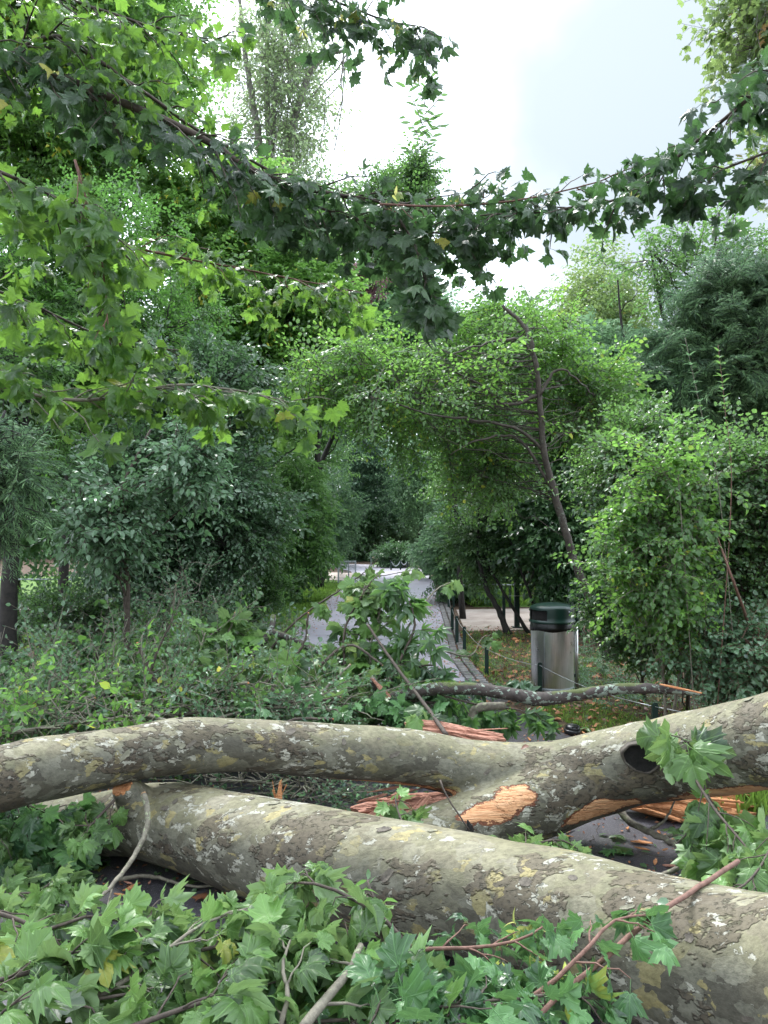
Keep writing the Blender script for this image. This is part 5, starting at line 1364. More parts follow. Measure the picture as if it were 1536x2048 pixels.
# ------------------------------------------------------------------ nearest heap of plane leaves
FG = dict(cat='fallen branch', group='leafy plane branches in front of the nearest trunk', floor=.02)
def fg(label, pts, leaf=.098, r0=.007, r1=.0028, tsp=.075, tlen=.17, lsp=.085, hang=.45, up=.12, key='plane_hi', mat='plane', wmat='twig', face=.25, **k):
    d = dict(FG, lrand=.8); d.update(k)
    leaf = leaf * (.70 if mat == 'plane' and leaf < .14 else .9); tsp = tsp * .72; lsp = lsp * .8
    return leafy('fallen_branch', label, pts=pp(*pts), r0=r0, r1=r1, key=key, leaf=leaf, mat=mat, wmat=wmat, tsp=tsp, tlen=tlen, lsp=lsp, hang=hang, up_bias=up, face=face, **d)
fg('plane branch fanning pale leaves in the bottom left corner', [(-160, 1980, 1.75), (0, 1960, 1.75), (120, 1930, 1.8), (230, 1900, 1.9)])
fg('dark forked twig with upright leaves along the left side below the shadowed gap', [(-120, 1800, 2.1), (0, 1826, 2.1), (90, 1858, 2.1), (180, 1832, 2.1), (270, 1850, 2.15), (340, 1880, 2.2)])
fg('long curved greenish stick running up to the right through the leaves at bottom left', [(110, 2030, 1.7), (230, 1975, 1.75), (320, 1910, 1.85), (400, 1850, 1.95), (470, 1826, 2.05)], r0=.008, wmat='twig_pale', tsp=.11)
fg('plane branch holding the two largest drooping leaves against the front of the nearest trunk', [(820, 1900, 2.0), (760, 1830, 2.05), (690, 1790, 2.1), (620, 1765, 2.1), (560, 1770, 2.1)], leaf=.125, tsp=.10, hang=.8, up=0, face=.5)
fg('plane branch with ragged leaves below the largest drooping ones', [(900, 2010, 1.85), (800, 1965, 1.9), (700, 1915, 1.95), (600, 1880, 2.0), (520, 1860, 2.05)], leaf=.13)
fg('plane branch across the very bottom, left of centre', [(200, 2080, 1.6), (330, 2030, 1.65), (450, 1990, 1.7), (560, 1960, 1.8)])
fg('yellow-lichened stick rising from the bottom edge at the centre', [(600, 2060, 1.6), (650, 2000, 1.7), (700, 1940, 1.8), (720, 1890, 1.9)], r0=.012, r1=.008, wmat='twig_pale', tsp=.14, mat='plane')
fg('wavy thin stem rising from the bottom edge left of the lichened stick', [(560, 2060, 1.65), (575, 1990, 1.7), (565, 1930, 1.78), (580, 1880, 1.85)], r0=.007, wmat='twig_pale', tsp=.09)
fg('dim leaves hanging in the shade below the left end of the raised trunk', [(-100, 1620, 3.4), (0, 1650, 3.45), (60, 1670, 3.5), (120, 1710, 3.5)], leaf=.11, hang=.8, up=0, face=.6, tsp=.06, tlen=.22)
fg('shaded leafy branch on the ground at the left edge below the raised trunk', [(-120, 1810, 2.9), (0, 1790, 2.9), (80, 1785, 2.95), (150, 1780, 3.0)], leaf=.09, mat='plane', tsp=.06, tlen=.14)
fg('mid-height leafy twig spreading across the centre of the near leaf heap', [(300, 1930, 2.0), (400, 1900, 2.0), (500, 1890, 2.05), (610, 1900, 2.0)], tsp=.06)
fg('leafy stems at the bottom edge right of centre', [(680, 2090, 1.65), (800, 2040, 1.7), (900, 2010, 1.75), (1000, 2000, 1.8)], mat='maple_low', key='maple_hi', leaf=.085, tsp=.05, lsp=.07)

fg('maple twig with seed clusters before the lower face of the nearest trunk', [(780, 1905, 2.1), (870, 1898, 2.1), (960, 1895, 2.1), (1040, 1880, 2.1), (1090, 1850, 2.12)], mat='maple_low', key='maple_hi', leaf=.070, tsp=.085, tlen=.14, lsp=.07, seeds=.5, wmat='twig_red', hang=.6, up=.05, face=.5)
fg('maple twig with bluish leaves and seeds where the reddish stick crosses the nearest trunk', [(1040, 2010, 1.9), (1110, 1960, 1.92), (1180, 1890, 1.97), (1230, 1840, 2.05), (1290, 1830, 2.1)], mat='maple_low', key='maple_hi', leaf=.075, tsp=.085, tlen=.15, lsp=.07, seeds=.6, wmat='twig_red', hang=.6, up=.05, face=.5)
fg('maple twig in the shade at the bottom, under the reddish stick', [(880, 2060, 1.8), (1000, 2010, 1.85), (1100, 1990, 1.9), (1210, 2000, 1.9)], mat='maple_low', key='maple_hi', leaf=.080, tsp=.075, tlen=.16, lsp=.075, hang=.4, up=.1, face=.4)
fg('small leafy twig poking up before the nearest trunk at the centre', [(770, 1900, 2.15), (755, 1850, 2.2), (748, 1800, 2.25), (735, 1760, 2.3)], key='narrow', leaf=.07, mat='mid', tsp=.08, tlen=.07, lsp=.05)
# right side
fg('plane twig with a large pale leaf draped over the hollow knot', [(1440, 1640, 3.30), (1410, 1580, 3.36), (1392, 1520, 3.40), (1375, 1482, 3.42), (1340, 1470, 3.44)], leaf=.14, tsp=.14, tlen=.07, lsp=.07, hang=.8, up=0, face=.75, clear=.55)
fg('leafy plane branch hanging below the raised trunk at the right edge', [(1392, 1560, 3.3), (1430, 1620, 3.15), (1480, 1680, 3.0), (1530, 1740, 2.9), (1600, 1790, 2.8)], leaf=.125, tsp=.055, tlen=.20, lsp=.08, hang=.8, up=0, face=.6)
fg('shaded leaves along the ground behind the nearest trunk at the right edge', [(1350, 1690, 3.35), (1420, 1700, 3.3), (1500, 1700, 3.2), (1600, 1690, 3.1)], leaf=.12, tsp=.06, tlen=.22)
fg('leafy twig with pale leaves beyond the nearest trunk, at the end of the reddish stick', [(1560, 1640, 2.9), (1540, 1700, 2.8), (1500, 1760, 2.7), (1450, 1790, 2.65)], leaf=.12, tsp=.08, tlen=.15)
fg('small plane twig with leaves under the fork, right of the torn patch', [(1000, 1705, 3.2), (1060, 1690, 3.3), (1120, 1680, 3.35), (1160, 1700, 3.35)], leaf=.09, tsp=.07, tlen=.12, lsp=.07)
fg('plane twig standing before the pink splintered wood', [(835, 1700, 3.1), (812, 1660, 3.2), (795, 1620, 3.3), (790, 1590, 3.35)], leaf=.10, tsp=.07, tlen=.12, lsp=.07, hang=.6, up=0, face=.6)
fg('plane twig with leaves hanging before the left end of the nearest trunk', [(230, 1600, 3.4), (200, 1630, 3.35), (180, 1650, 3.3), (150, 1650, 3.3)], leaf=.10, tsp=.06, tlen=.14, lsp=.07, hang=.7, up=0, face=.6)
fg('thin leafy stem trailing over the raised trunk down across the crack of the fork', [(880, 1560, 3.55), (895, 1595, 3.5), (925, 1640, 3.45), (938, 1660, 3.45)], leaf=.05, tsp=.6, tlen=.04, r0=.005, r1=.003, tip=False)

def stick(name, label, pts, r0, r1, mat, cat='stick', forks=(), group=None, n=30, end=None):
    t = empty(name, pts[0], label, cat, group)
    b = Buf(); q = catmull(pts, n); q += rng.normal(0, r0 * .12, q.shape); b.tube(q, np.linspace(r0, r1, n), 9)
    for fk in forks:
        g = catmull(fk, 14); b.tube(g + rng.normal(0, r0 * .08, g.shape), np.linspace(r1 * 1.1, r1 * .4, 14), 6)
    b.build('stem', M[mat], t)
    if end:
        for p0, p1, r in ((q[0], q[1], r0), (q[-1], q[-2], r1)):
            d = nrm(p0 - p1); bb = Buf(); v, f = tube(np.array([p0, p0 + d * r * .6]), [r * .98, r * .7], 9); bb.add(v + rng.normal(0, r * .1, v.shape), f); bb.build('broken_end', M[end], t, smooth=False)
    return t
stick('long_stick', 'smooth reddish-brown stick leaning over the nearest trunk at bottom right', pp((1476, 1722, 2.55), (1400, 1772, 2.35), (1300, 1838, 2.14), (1200, 1925, 1.98), (1120, 1990, 1.88), (1040, 2070, 1.78)), .0082, .006, 'twig_red', end='wood_end')
stick('hanging_twig', 'thin grey twig hanging from the torn stub of the nearest trunk to the ground', pp((288, 1590, 3.38), (296, 1640, 3.30), (280, 1690, 3.2), (245, 1745, 3.05), (205, 1790, 2.9), (180, 1812, 2.85)), .014, .006, 'twig_pale', cat='twig',
      forks=[pp((280, 1690, 3.2), (262, 1725, 3.12), (225, 1775, 3.0), (212, 1830, 2.9))], end='wood_end')
stick('lichen_stick', 'grey-green lichened stick on the asphalt under the raised trunk at right', pp((1232, 1612, 4.0), (1262, 1645, 3.9), (1310, 1668, 3.75), (1350, 1690, 3.6), (1372, 1722, 3.4), (1330, 1748, 3.28), (1262, 1762, 3.15)), .020, .009, 'twig_pale',
      forks=[pp((1300, 1662, 3.8), (1330, 1640, 3.75), (1350, 1600, 3.75)), pp((1320, 1675, 3.72), (1370, 1665, 3.7), (1420, 1650, 3.7))], end='wood_end')
stick('bark_twig', 'thin bare twig lying on the asphalt in the gap behind the nearest trunk', [G(580, 1592, .02), G(640, 1600, .03), G(665, 1606, .02), G(700, 1600, .02)], .006, .003, 'twig', cat='twig', forks=[[G(600, 1594, .03), G(630, 1612, .02), G(662, 1625, .02)]])
stick('bark_twig', 'thin forked twig lying flat on top of the nearest trunk at centre', pp((600, 1620, 3.18), (650, 1632, 3.10), (690, 1648, 3.0)), .004, .002, 'twig', cat='twig')
stick('ground_stick', 'brown stick lying in the shadow left of centre, before the nearest trunk', [G(230, 1760, .03), G(300, 1752, .04), (G(380, 1772, .03)), G(440, 1770, .02)], .010, .005, 'twig_pale')
stick('leaning_vine', 'reddish bare stem rising through the shrubs at the right edge', [G(1560, 1390), P(1500, 1190, 6.1), P(1460, 1090, 6.1), P(1440, 1010, 6.1)], .018, .008, 'twig_red', cat='stem')
stick('grey_bough', 'thick grey bough half buried at the left end of the brush heap', pp((-80, 1450, 5.3), (40, 1432, 5.2), (140, 1415, 5.1), (250, 1380, 5.1)), .045, .028, 'bark_mid', cat='bough', end='wood_end')
stick('snapped_branch', 'snapped branch with two orange torn tips, upright in the left heap', pp((330, 1420, 5.0), (322, 1385, 5.0), (300, 1345, 5.0), (288, 1315, 5.0), (275, 1288, 5.0)), .018, .010, 'twig', cat='broken branch', forks=[pp((300, 1345, 5.0), (320, 1290, 5.0), (345, 1240, 5.0)), pp((322, 1385, 5.0), (340, 1370, 5.0), (350, 1340, 5.0))], end='wood_orange')

# loose leaves on the ground and on the trunks
def loose(label, p, key, leaf, mat, d=None, n=None, name='fallen_leaf'):
    b = Buf(); a = rng.uniform(0, 6.28)
    d = np.array([math.cos(a), math.sin(a), 0]) if d is None else np.asarray(d, float); n = UP + rng.normal(0, .15, 3) if n is None else np.asarray(n, float)
    q = np.array([p]) ; put_leaves(b, key, q, frames(d[None], n[None]), np.array([leaf]))
    for v in b.v:
        v += p - v.mean(0)
        if p[2] < .1: v[:, 2] = np.maximum(v[:, 2] , .016)
    o = b.build(name, M[mat]); o.location = tuple(p); o.data.transform(Matrix.Translation(-Vector(p))); tag(o, label, 'leaf', 'loose leaves lying about'); return o
loose('single pale green leaf flat on the nearest trunk, right of centre', P(1052, 1790, 2.63), 'maple_hi', .06, 'plane', n=(0, -.75, .7), d=(.9, 0, -.2))
loose('single blue-green leaf stuck to the nearest trunk at the centre', P(800, 1748, 2.80), 'maple_hi', .045, 'maple_low', n=(0, -.9, .4), d=(.2, 0, -1))
loose('tiny round leaf on the nearest trunk beside the reddish stick', P(1326, 1805, 2.26), 'round', .04, 'glauc', n=(0, -.6, .8))
loose('small brown leaf curled on top of the raised trunk', P(1050, 1494, 3.74), 'ellip', .045, 'dry', n=(0, -.4, .9))
for i in range(44):
    reg = [(1090, 1460, 1600, 1740), (210, 480, 1690, 1800), (580, 720, 1560, 1640), (960, 1280, 1440, 1490), (1000, 1500, 1400, 1480), (250, 900, 1900, 2040)][i % 6]
    g = G(rng.uniform(reg[0], reg[1]), rng.uniform(reg[2], reg[3]), .022)
    loose('loose leaf lying on the ground around the fallen trunks', g, ['plane', 'maple', 'ellip'][i % 3], [.08, .065, .06][i % 3] * rng.uniform(.7, 1.2), ['plane', 'dry', 'maple_low', 'plane'][i % 4])
# litter: uncountable crumbs
b = Buf(); n = 900; yy = rng.uniform(5.2, 12, n); xx = np.array([road_right(q_) + .1 + abs(rng.normal(0, 1.2)) for q_ in yy])
put_leaves(b, 'ellip', np.stack([xx, yy, np.full(n, .025)], 1), frames(rng.normal(0, 1, (n, 3)) * np.array([1, 1, .1]), nrm(UP + rng.normal(0, .35, (n, 3)))), rng.uniform(.04, .10, n)); o = b.build('dead_leaves', M['dry'], smooth=False); tag(o, kind='stuff')
b = Buf(); n = 5200
ys_ = np.concatenate([rng.uniform(2.6, 7, 3400), rng.uniform(5, 13, 1800)])
xs_ = np.concatenate([rng.uniform(-2.4, 2.6, 3400), np.array([road_right(q_) + abs(rng.normal(0, 1.1)) for q_ in ys_[3400:]])])
p = np.stack([xs_, ys_, np.full(n, .018)], 1)
put_leaves(b, 'kite', p, frames(np.stack([rng.normal(0, 1, n), rng.normal(0, 1, n), np.zeros(n)], 1), nrm(UP + rng.normal(0, .25, (n, 3)))), rng.uniform(.006, .03, n) * np.where(ys_ > 7, 1.8, 1))
o = b.build('leaf_litter', M['dry'], smooth=False); tag(o, kind='stuff')
b = Buf(); n = 1500; yy = rng.uniform(7, 20, n); s = rng.random(n) < .5
xx = np.where(s, [road_left(q_) + abs(rng.normal(0, .25)) for q_ in yy], [road_right(q_) - abs(rng.normal(0, .2)) for q_ in yy])
put_leaves(b, 'kite', np.stack([xx, yy, np.full(n, .018)], 1), frames(rng.normal(0, 1, (n, 3)) * np.array([1, 1, 0.01]), nrm(UP + rng.normal(0, .2, (n, 3)))), rng.uniform(.02, .05, n)); o = b.build('leaf_litter', M['dry'], smooth=False); tag(o, kind='stuff')

# ------------------------------------------------------------------ litter bin
def lathe(prof, seg, c, squash=(1, 1)):
    vs = []; 
    for r, z in prof:
        for k in range(seg):
            a = 2 * math.pi * k / seg; vs.append((c[0] + r * math.cos(a) * squash[0], c[1] + r * math.sin(a) * squash[1], c[2] + z))
    f = []
    for i in range(len(prof) - 1):
        for k in range(seg):
            a_, b_ = i * seg + k, i * seg + (k + 1) % seg; f += [[a_, b_, b_ + seg], [a_, b_ + seg, a_ + seg]]
    return np.array(vs, float), np.array(f)
def quick(v, f, name, mat, parent, smooth=True, angle=None):
    b = Buf(); b.add(v, f); return b.build(name, mat, parent, smooth)
def boxm(c, s):
    v = np.array([[x, y, z] for x in (-1, 1) for y in (-1, 1) for z in (-1, 1)], float) * np.array(s) / 2 + np.array(c)
    f = np.array([[0, 1, 3], [0, 3, 2], [4, 6, 7], [4, 7, 5], [0, 4, 5], [0, 5, 1], [2, 3, 7], [2, 7, 6], [0, 2, 6], [0, 6, 4], [1, 5, 7], [1, 7, 3]])
    return v, f
BD = 7.55; bp = P(1105, 1375, BD); bx, by = bp[0], BD; z0 = .055
R_ = 41.5 / F * BD
t = empty('litter_bin', (bx, by, 0), 'round steel litter bin with dark green lid and black bag, beside the shrubs', 'litter bin')
H = .60
v, f = lathe([(0, .0), (R_ * .93, .0), (R_ * .985, .006), (R_, .02), (R_, .022), (R_, H * .5), (R_, H)], 64, (bx, by, z0)); quick(v, f, 'steel_body', M['steel'], t)
# bag rim: crumpled
seg = 72; vs = []; prof = [(R_ * 1.0, H - .005), (R_ * 1.035, H - .012), (R_ * 1.04, H + .02), (R_ * 1.02, H + .05), (R_ * 1.0, H + .072)]
for j, (r, z) in enumerate(prof):
    for k in range(seg):
        a = 2 * math.pi * k / seg
        vs.append((bx + (r + .004 * math.sin(k * 2.9 + j * 2)) * math.cos(a), by + (r + .004 * math.sin(k * 2.9 + j)) * math.sin(a), z0 + z + .006 * math.sin(a * 5 + 1) * (j < 2)))
fs = []
for i in range(len(prof) - 1):
    for k in range(seg):
        a_, b_ = i * seg + k, i * seg + (k + 1) % seg; fs += [[a_, b_, b_ + seg], [a_, b_ + seg, a_ + seg]]
quick(np.array(vs), np.array(fs), 'rubbish_bag', M['bag'], t)
# lid drum with side opening on the left: ring of wall with a hole
def lid_wall():
    segs = 72; zs = [H + .066, H + .078, H + .085, H + .095, H + .12, H + .165, H + .195, H + .205]
    rs = [R_ * 1.085, R_ * 1.10, R_ * 1.09, R_ * 1.05, R_ * 1.045, R_ * 1.045, R_ * 1.05, R_ * 1.045]
    vs = [(bx + r * math.cos(2 * math.pi * k / segs), by + r * math.sin(2 * math.pi * k / segs), z0 + z) for r, z in zip(rs, zs) for k in range(segs)]
    f = []
    a_hole = math.radians(212)
    for i in range(len(zs) - 1):
        for k in range(segs):
            a = 2 * math.pi * (k + .5) / segs; dz = (math.cos(a - a_hole))
            if dz > math.cos(math.radians(34)) and 3 <= i <= 5: continue
            a_, b_ = i * segs + k, i * segs + (k + 1) % segs; f += [[a_, b_, b_ + segs], [a_, b_ + segs, a_ + segs]]
    return np.array(vs), np.array(f)
v, f = lid_wall(); lid = quick(v, f, 'lid', M['green_paint'], t)
v, f = lathe([(R_ * 1.045, H + .203), (R_ * 1.05, H + .210), (R_ * 1.0, H + .225), (R_ * .8, H + .243), (R_ * .45, H + .257), (R_ * .0, H + .262)], 64, (bx, by, z0)); quick(v, f, 'lid_dome', M['green_paint'], t)
v, f = lathe([(R_ * .97, H + .07), (R_ * .97, H + .20), (0.0, H + .20)], 40, (bx, by, z0)); f = f[:, ::-1]; quick(v, f, 'inner_liner', M['hollow'], t)
v, f = lathe([(0, 0), (.019, 0), (.019, H + .05), (0, H + .05)], 20, (bx + R_ + .040, by + .03, .0)); v[:, 2] += .03; quick(v, f, 'post', M['steel'], t)
v, f = lathe([(0, 0), (.030, 0), (.033, .01), (.033, .15), (.028, .165), (0, .168)], 20, (bx + R_ + .038, by + .03, H + .09)); quick(v, f, 'post_cap', M['green_paint'], t)
v, f = boxm((bx + R_ * .85, by + .02, z0 + H + .14), (.12, .05, .10)); quick(v, f, 'bracket', M['green_paint'], t, False)
v, f = boxm((bx + R_ * 1.0, by + .03, z0 + .12), (.07, .03, .03)); quick(v, f, 'bracket', M['green_paint'], t, False)
v, f = lathe([(0, 0), (.008, 0), (.008, .004), (0, .004)], 12, (0, 0, 0)); v = v[:, [0, 2, 1]] * np.array([1, -1, 1]) + np.array([bx + .13, by - R_ * .87, z0 + H + .185]); quick(v, f, 'rivet', M['galv'], t)

# ------------------------------------------------------------------ low fence of green posts and wire
posts = [(2.02, 5.55, .36), (1.54, 7.35, .35), (1.16, 8.4, .35), (1.06, 9.8, .40), (1.07, 10.9, .42), (1.14, 12.4, .40), (1.42, 16.3, .38), (1.75, 21, .38), (2.0, 26, .38)]
t = empty('wire_fence', (1.05, 9.8, 0), 'low fence of short dark green posts strung with wire along the right kerb', 'fence')
def post_mesh(x, y, h, w=.034):
    b = Buf(); n = 8
    v, f = boxm((x, y, h / 2 - .02), (w, .012, h)); b.add(v, f)
    # flanges make the angle-iron section, rounded head
    v, f = boxm((x - w / 2 + .005, y + .014, h / 2 - .02), (.008, .020, h - .01)); b.add(v, f)
    a = np.linspace(0, math.pi, 9); top = np.array([[x + math.cos(q) * w / 2, y + s, h - .02 + math.sin(q) * w * .35] for s in (-.0055, .0055) for q in a])
    f = []
    for k in range(8): f += [[k, k + 1, 9 + k + 1], [k, 9 + k + 1, 9 + k]]
    for k in range(1, 8): f += [[0, k + 1, k], [9, 9 + k, 9 + k + 1]]
    b.add(top, np.array(f)); return b
for x, y, h in posts: post_mesh(x, y, h, .042 if y < 10 else .05).build('post', M['post_paint'], t, smooth=False)
wb = Buf()
pl_ = [(3.4, 4.75, .34)] + posts
for a, b_ in zip(pl_[:-1], pl_[1:]):
    A = np.array([a[0], a[1] - .01, a[2] - .035]); B = np.array([b_[0], b_[1] - .01, b_[2] - .035])
    wb.tube(curve_between(A, B, sag=.025, wig=.0, n=9), .0032, 5)
wb.build('wire', M['wire'], t)
post_mesh(3.4, 4.75, .36, .042).build('post', M['post_paint'], t, smooth=False)
# fence beyond the gravel crossing: posts with a rail
t = empty('rail_fence', (3.5, 16.5, 0), 'thin grey rail on green posts along the far side of the gravel crossing', 'fence')
wb = Buf(); prev = None
for i in range(8):
    x = 1.55 + i * 1.25; y = 16.5 - i * .02; post_mesh(x, y, .62 if i else .5, .05).build('post', M['post_paint'], t, smooth=False)
    cur = np.array([x, y, .50])
    if prev is not None: wb.tube(curve_between(prev, cur, sag=.0, wig=0, n=3), .018, 6)
    prev = cur
wb.build('rail', M['galv'], t)
# near side posts of the crossing
t = empty('crossing_fence', (2.4, 12.2, 0), 'two thin green posts on the near side of the gravel crossing', 'fence')
for x in (1.98, 2.52): post_mesh(x, 12.25, .66, .05).build('post', M['post_paint'], t, smooth=False)
wb = Buf(); wb.tube(curve_between((1.98, 12.24, .6), (2.52, 12.24, .6), wig=0, n=4), .005, 5); wb.build('wire', M['wire'], t)
# dark square pole
g = G(1034, 1256); t = empty('square_pole', g, 'dark green square pole rising into the foliage left of the litter bin', 'pole')
v, f = boxm((g[0], g[1], 1.15), (.085, .085, 2.3)); quick(v, f, 'shaft', M['post_paint'], t, False)
v, f = boxm((g[0], g[1], .012), (.16, .16, .024)); quick(v, f, 'foot_plate', M['post_paint'], t, False)
v, f = boxm((g[0], g[1], 2.31), (.10, .10, .02)); quick(v, f, 'top_cap', M['post_paint'], t, False)

# black cap on the ground
g = G(1145, 1468); t = empty('ground_light', g, 'squat black round lamp housing on the mossy edge of the path', 'ground light')
R2 = .064
v, f = lathe([(0, 0), (R2 * 1.0, 0), (R2 * 1.04, .012), (R2 * 1.04, .034), (R2 * .98, .040), (R2 * .90, .040), (R2 * .88, .044)], 32, g); quick(v, f, 'base', M['black'], t)
v, f = lathe([(R2 * .90, .040), (R2 * .93, .048), (R2 * .86, .064), (R2 * .66, .074), (0, .076)], 32, g); quick(v, f, 'cap', M['black'], t)
v, f = boxm((g[0] + .005, g[1] - R2 * .62, g[2] + .064), (.045, .030, .016)); quick(v, f, 'latch', M['black'], t, False)

# ------------------------------------------------------------------ far furniture
# small goal-like frame with mesh
FD = 24.0; t = empty('goal_frame', P(695, 1150, FD) * np.array([1, 1, 0]), 'grey metal frame with netting on the grass at the far left of the path', 'frame')
xl, xr = P(677, 1100, FD)[0], P(711, 1100, FD)[0]; zt = P(700, 1124, FD)[2]; zb = .25
for x in (xl, xr):
    v, f = boxm((x, FD, zt / 2), (.05, .05, zt)); quick(v, f, 'post', M['galv'], t, False)
v, f = boxm(((xl + xr) / 2, FD, zt + .02), (xr - xl + .05, .05, .05)); quick(v, f, 'crossbar', M['galv'], t, False)
for x in (xl - .05, (xl + xr) / 2 + .02):
    v, f = boxm((x, FD + .75, zt / 2 - .02), (.04, .04, zt - .04)); quick(v, f, 'rear_post', M['galv'], t, False)
nb = Buf()
for k in range(15): 
    x = xl + (xr - xl) * (k + .5) / 15; nb.add(*boxm((x, FD + .03, (zt + .1) / 2), (.008, .008, zt - .1)))
for k in range(14):
    z = .1 + (zt - .12) * k / 13; nb.add(*boxm(((xl + xr) / 2, FD + .038, z), (xr - xl, .008, .008)))
nb.build('netting', M['galv'], t, smooth=False)
def sign(name, label, px, py, w, h, D, mat='sign', polez=None):
    c = P(px, py, D); t = empty(name, (c[0], D, 0), label, 'sign')
    v, f = boxm((c[0], D, c[2]), (w, .03, h)); quick(v, f, 'panel', M[mat], t, False)
    v, f = boxm((c[0], D + .04, (c[2] + h * .3) / 2), (.05, .05, c[2] + h * .3)); quick(v, f, 'post', M['galv'], t, False)
    v, f = boxm((c[0], D - .02, c[2] + h / 2 - .02), (w * 1.03, .012, .025)); quick(v, f, 'edging', M['galv'], t, False)
sign('info_board', 'pale blue board standing in the shrubs straight ahead at the far bend', 778, 1091, .36, .36, 39)
sign('small_sign', 'small pale sign on a thin post left of the board at the far bend', 742, 1114, .12, .12, 37.5)
sign('small_sign', 'small pale sign on a post right of the slack chain', 830, 1124, .10, .12, 32)
t = empty('chain_barrier', P(795, 1138, 34) * np.array([1, 1, 0]), 'slack pale chain between short posts at the far right bend of the path', 'barrier')
cp = [P(x, 1130, 34) for x in (782, 801, 815)]
cw = Buf()
for c in cp:
    v, f = lathe([(0, 0), (.035, 0), (.035, .42), (.02, .45), (0, .455)], 10, (c[0], 34, 0)); quick(v, f, 'post', M['post_paint'], t)
for a, b_ in zip(cp[:-1], cp[1:]):
    cw.tube(curve_between((a[0], 34, .42), (b_[0], 34, .42), sag=.55, wig=0, n=9), .022, 5)
cw.build('chain', M['galv'], t)
# railing on the lawn at the far left
t = empty('lawn_railing', (-8, 17.5, 0), 'low pale rail across the lawn glimpsed at the left edge', 'railing')
rb = Buf(); rb.tube([(-11.5, 17.5, .55), (-8, 17.5, .56), (-4.8, 17.5, .55)], .022, 6); rb.build('rail', M['galv'], t)
for x in (-11.4, -9.2, -7, -4.9):
    v, f = lathe([(0, 0), (.025, 0), (.025, .55), (0, .56)], 8, (x, 17.5, 0)); quick(v, f, 'post', M['galv'], t)

hs = [
 ('dark stick rising to the right in the heap, torn orange at its tip', (490, 1400, 5.2), (600, 1300, 5.3), (617, 1226, 5.3)),
 ('bent stick with an orange break in the lower middle of the left heap', (560, 1470, 4.6), (585, 1440, 4.6), (665, 1438, 4.55)),
 ('short thick splintered stick just left of the stout lichened branch', (455, 1415, 5.0), (470, 1385, 5.0), (482, 1368, 5.0)),
 ('long thin stem along the foot of the heap above the raised trunk, left', (300, 1432, 4.5), (390, 1452, 4.4), (520, 1440, 4.4)),
 ('thin arched stem over the top of the left heap', (520, 1290, 6.2), (400, 1255, 6.3), (345, 1310, 6.2)),
 ('thin straight stem standing tallest in the left heap', (335, 1300, 6.4), (345, 1230, 6.4), (352, 1170, 6.4)),
 ('crooked stem crossing the middle of the heap below the lichened branch', (500, 1408, 4.9), (600, 1405, 4.9), (680, 1395, 4.9)),
 ('dark crooked stem lying left of the straight dark stick', (545, 1378, 5.0), (580, 1420, 4.8), (600, 1440, 4.7)),
 ('dark arched stem over the light leaves at the centre of the heap', (640, 1330, 5.3), (700, 1290, 5.3), (765, 1330, 5.2)),
]
for lab, a, b_, c_ in hs:
    stick('broken_stick', lab, pp(a, b_, c_), .012, .007, 'twig_pale' if 'thin' in lab else 'twig', cat='stick', group='broken sticks in the brush heap', end='wood_orange' if ('orange' in lab or 'splintered' in lab) else 'wood_end')
# the narrow-leaved leader of the slim tree
q = catmull(pp((820, 430, 12.9), (835, 330, 12.9), (845, 240, 12.9), (860, 155, 12.9)), 30)
b = Buf(); pos = []; d = []; nn = []
for (ax, ay, bx_, by_) in ((845, 250, 812, 175), (848, 230, 885, 185), (850, 215, 835, 160), (840, 280, 812, 235), (846, 245, 870, 230), (855, 190, 862, 148), (838, 300, 868, 270), (840, 320, 806, 290), (842, 340, 880, 310), (838, 370, 800, 345), (845, 265, 880, 250), (838, 390, 875, 360)):
    g = catmull(pp((ax, ay, 12.9), ((ax + bx_) / 2 + 3, (ay + by_) / 2, 12.9), (bx_, by_, 12.9)), 9); b.tube(g, np.linspace(.010, .004, 9), 4)
    for k in range(9):
        s_ = 1 if k % 2 else -1; pos.append(g[k]); td = nrm(g[min(k + 1, 8)] - g[max(k - 1, 0)]); d.append(td * .5 + np.array([s_ * .8, rng.normal(0, .4), -.1])); nn.append(rng.normal(0, .6, 3) + np.array([0, -1, .3]))
l = Buf(); put_leaves(l, 'narrow', np.array(pos), frames(np.array(d), np.array(nn)), .21 * rng.uniform(.7, 1.1, len(pos)))
l.build('leader_leaves', M['mid'], slim, smooth=False); b.build('leader_twigs', M['twig'], slim)

leafy('broken_branch', 'pale plane leaves caught on top of the heap left of the stout lichened branch', pts=pp((380, 1290, 6.3), (430, 1265, 6.2), (470, 1262, 6.2), (500, 1280, 6.1)), r0=.008, r1=.003, key='plane', leaf=.13, mat='plane', tsp=.07, tlen=.2, lsp=.09, hang=.2, up_bias=.2, **HP)

leafy('broken_branch', 'dense plane branch low at the foot of the path, its leaves dark beneath', pts=pp((560, 1400, 5.6), (640, 1360, 5.6), (740, 1330, 5.6), (850, 1345, 5.6)), r0=.012, r1=.004, key='plane', leaf=.095, mat='plane', tsp=.035, tlen=.24, lsp=.07, hang=.4, up_bias=.05, **HP)
leafy('broken_branch', 'maple branch with dark leaves between the mossy grey bough and the torn plank', pts=pp((600, 1440, 5.0), (700, 1420, 5.0), (780, 1400, 5.0), (860, 1440, 4.9)), r0=.010, r1=.004, key='maple', leaf=.075, mat='maple_low', tsp=.036, tlen=.26, lsp=.06, hang=.4, up_bias=.15, **HP)
leafy('broken_branch', 'wilted plane leaves lying on the small-leaved brush at the far left', pts=pp((0, 1420, 5.2), (90, 1385, 5.3), (190, 1350, 5.5), (280, 1340, 5.6)), r0=.008, r1=.003, key='plane', leaf=.09, mat='plane', tsp=.10, tlen=.2, lsp=.09, hang=.2, up_bias=.2, **HP)
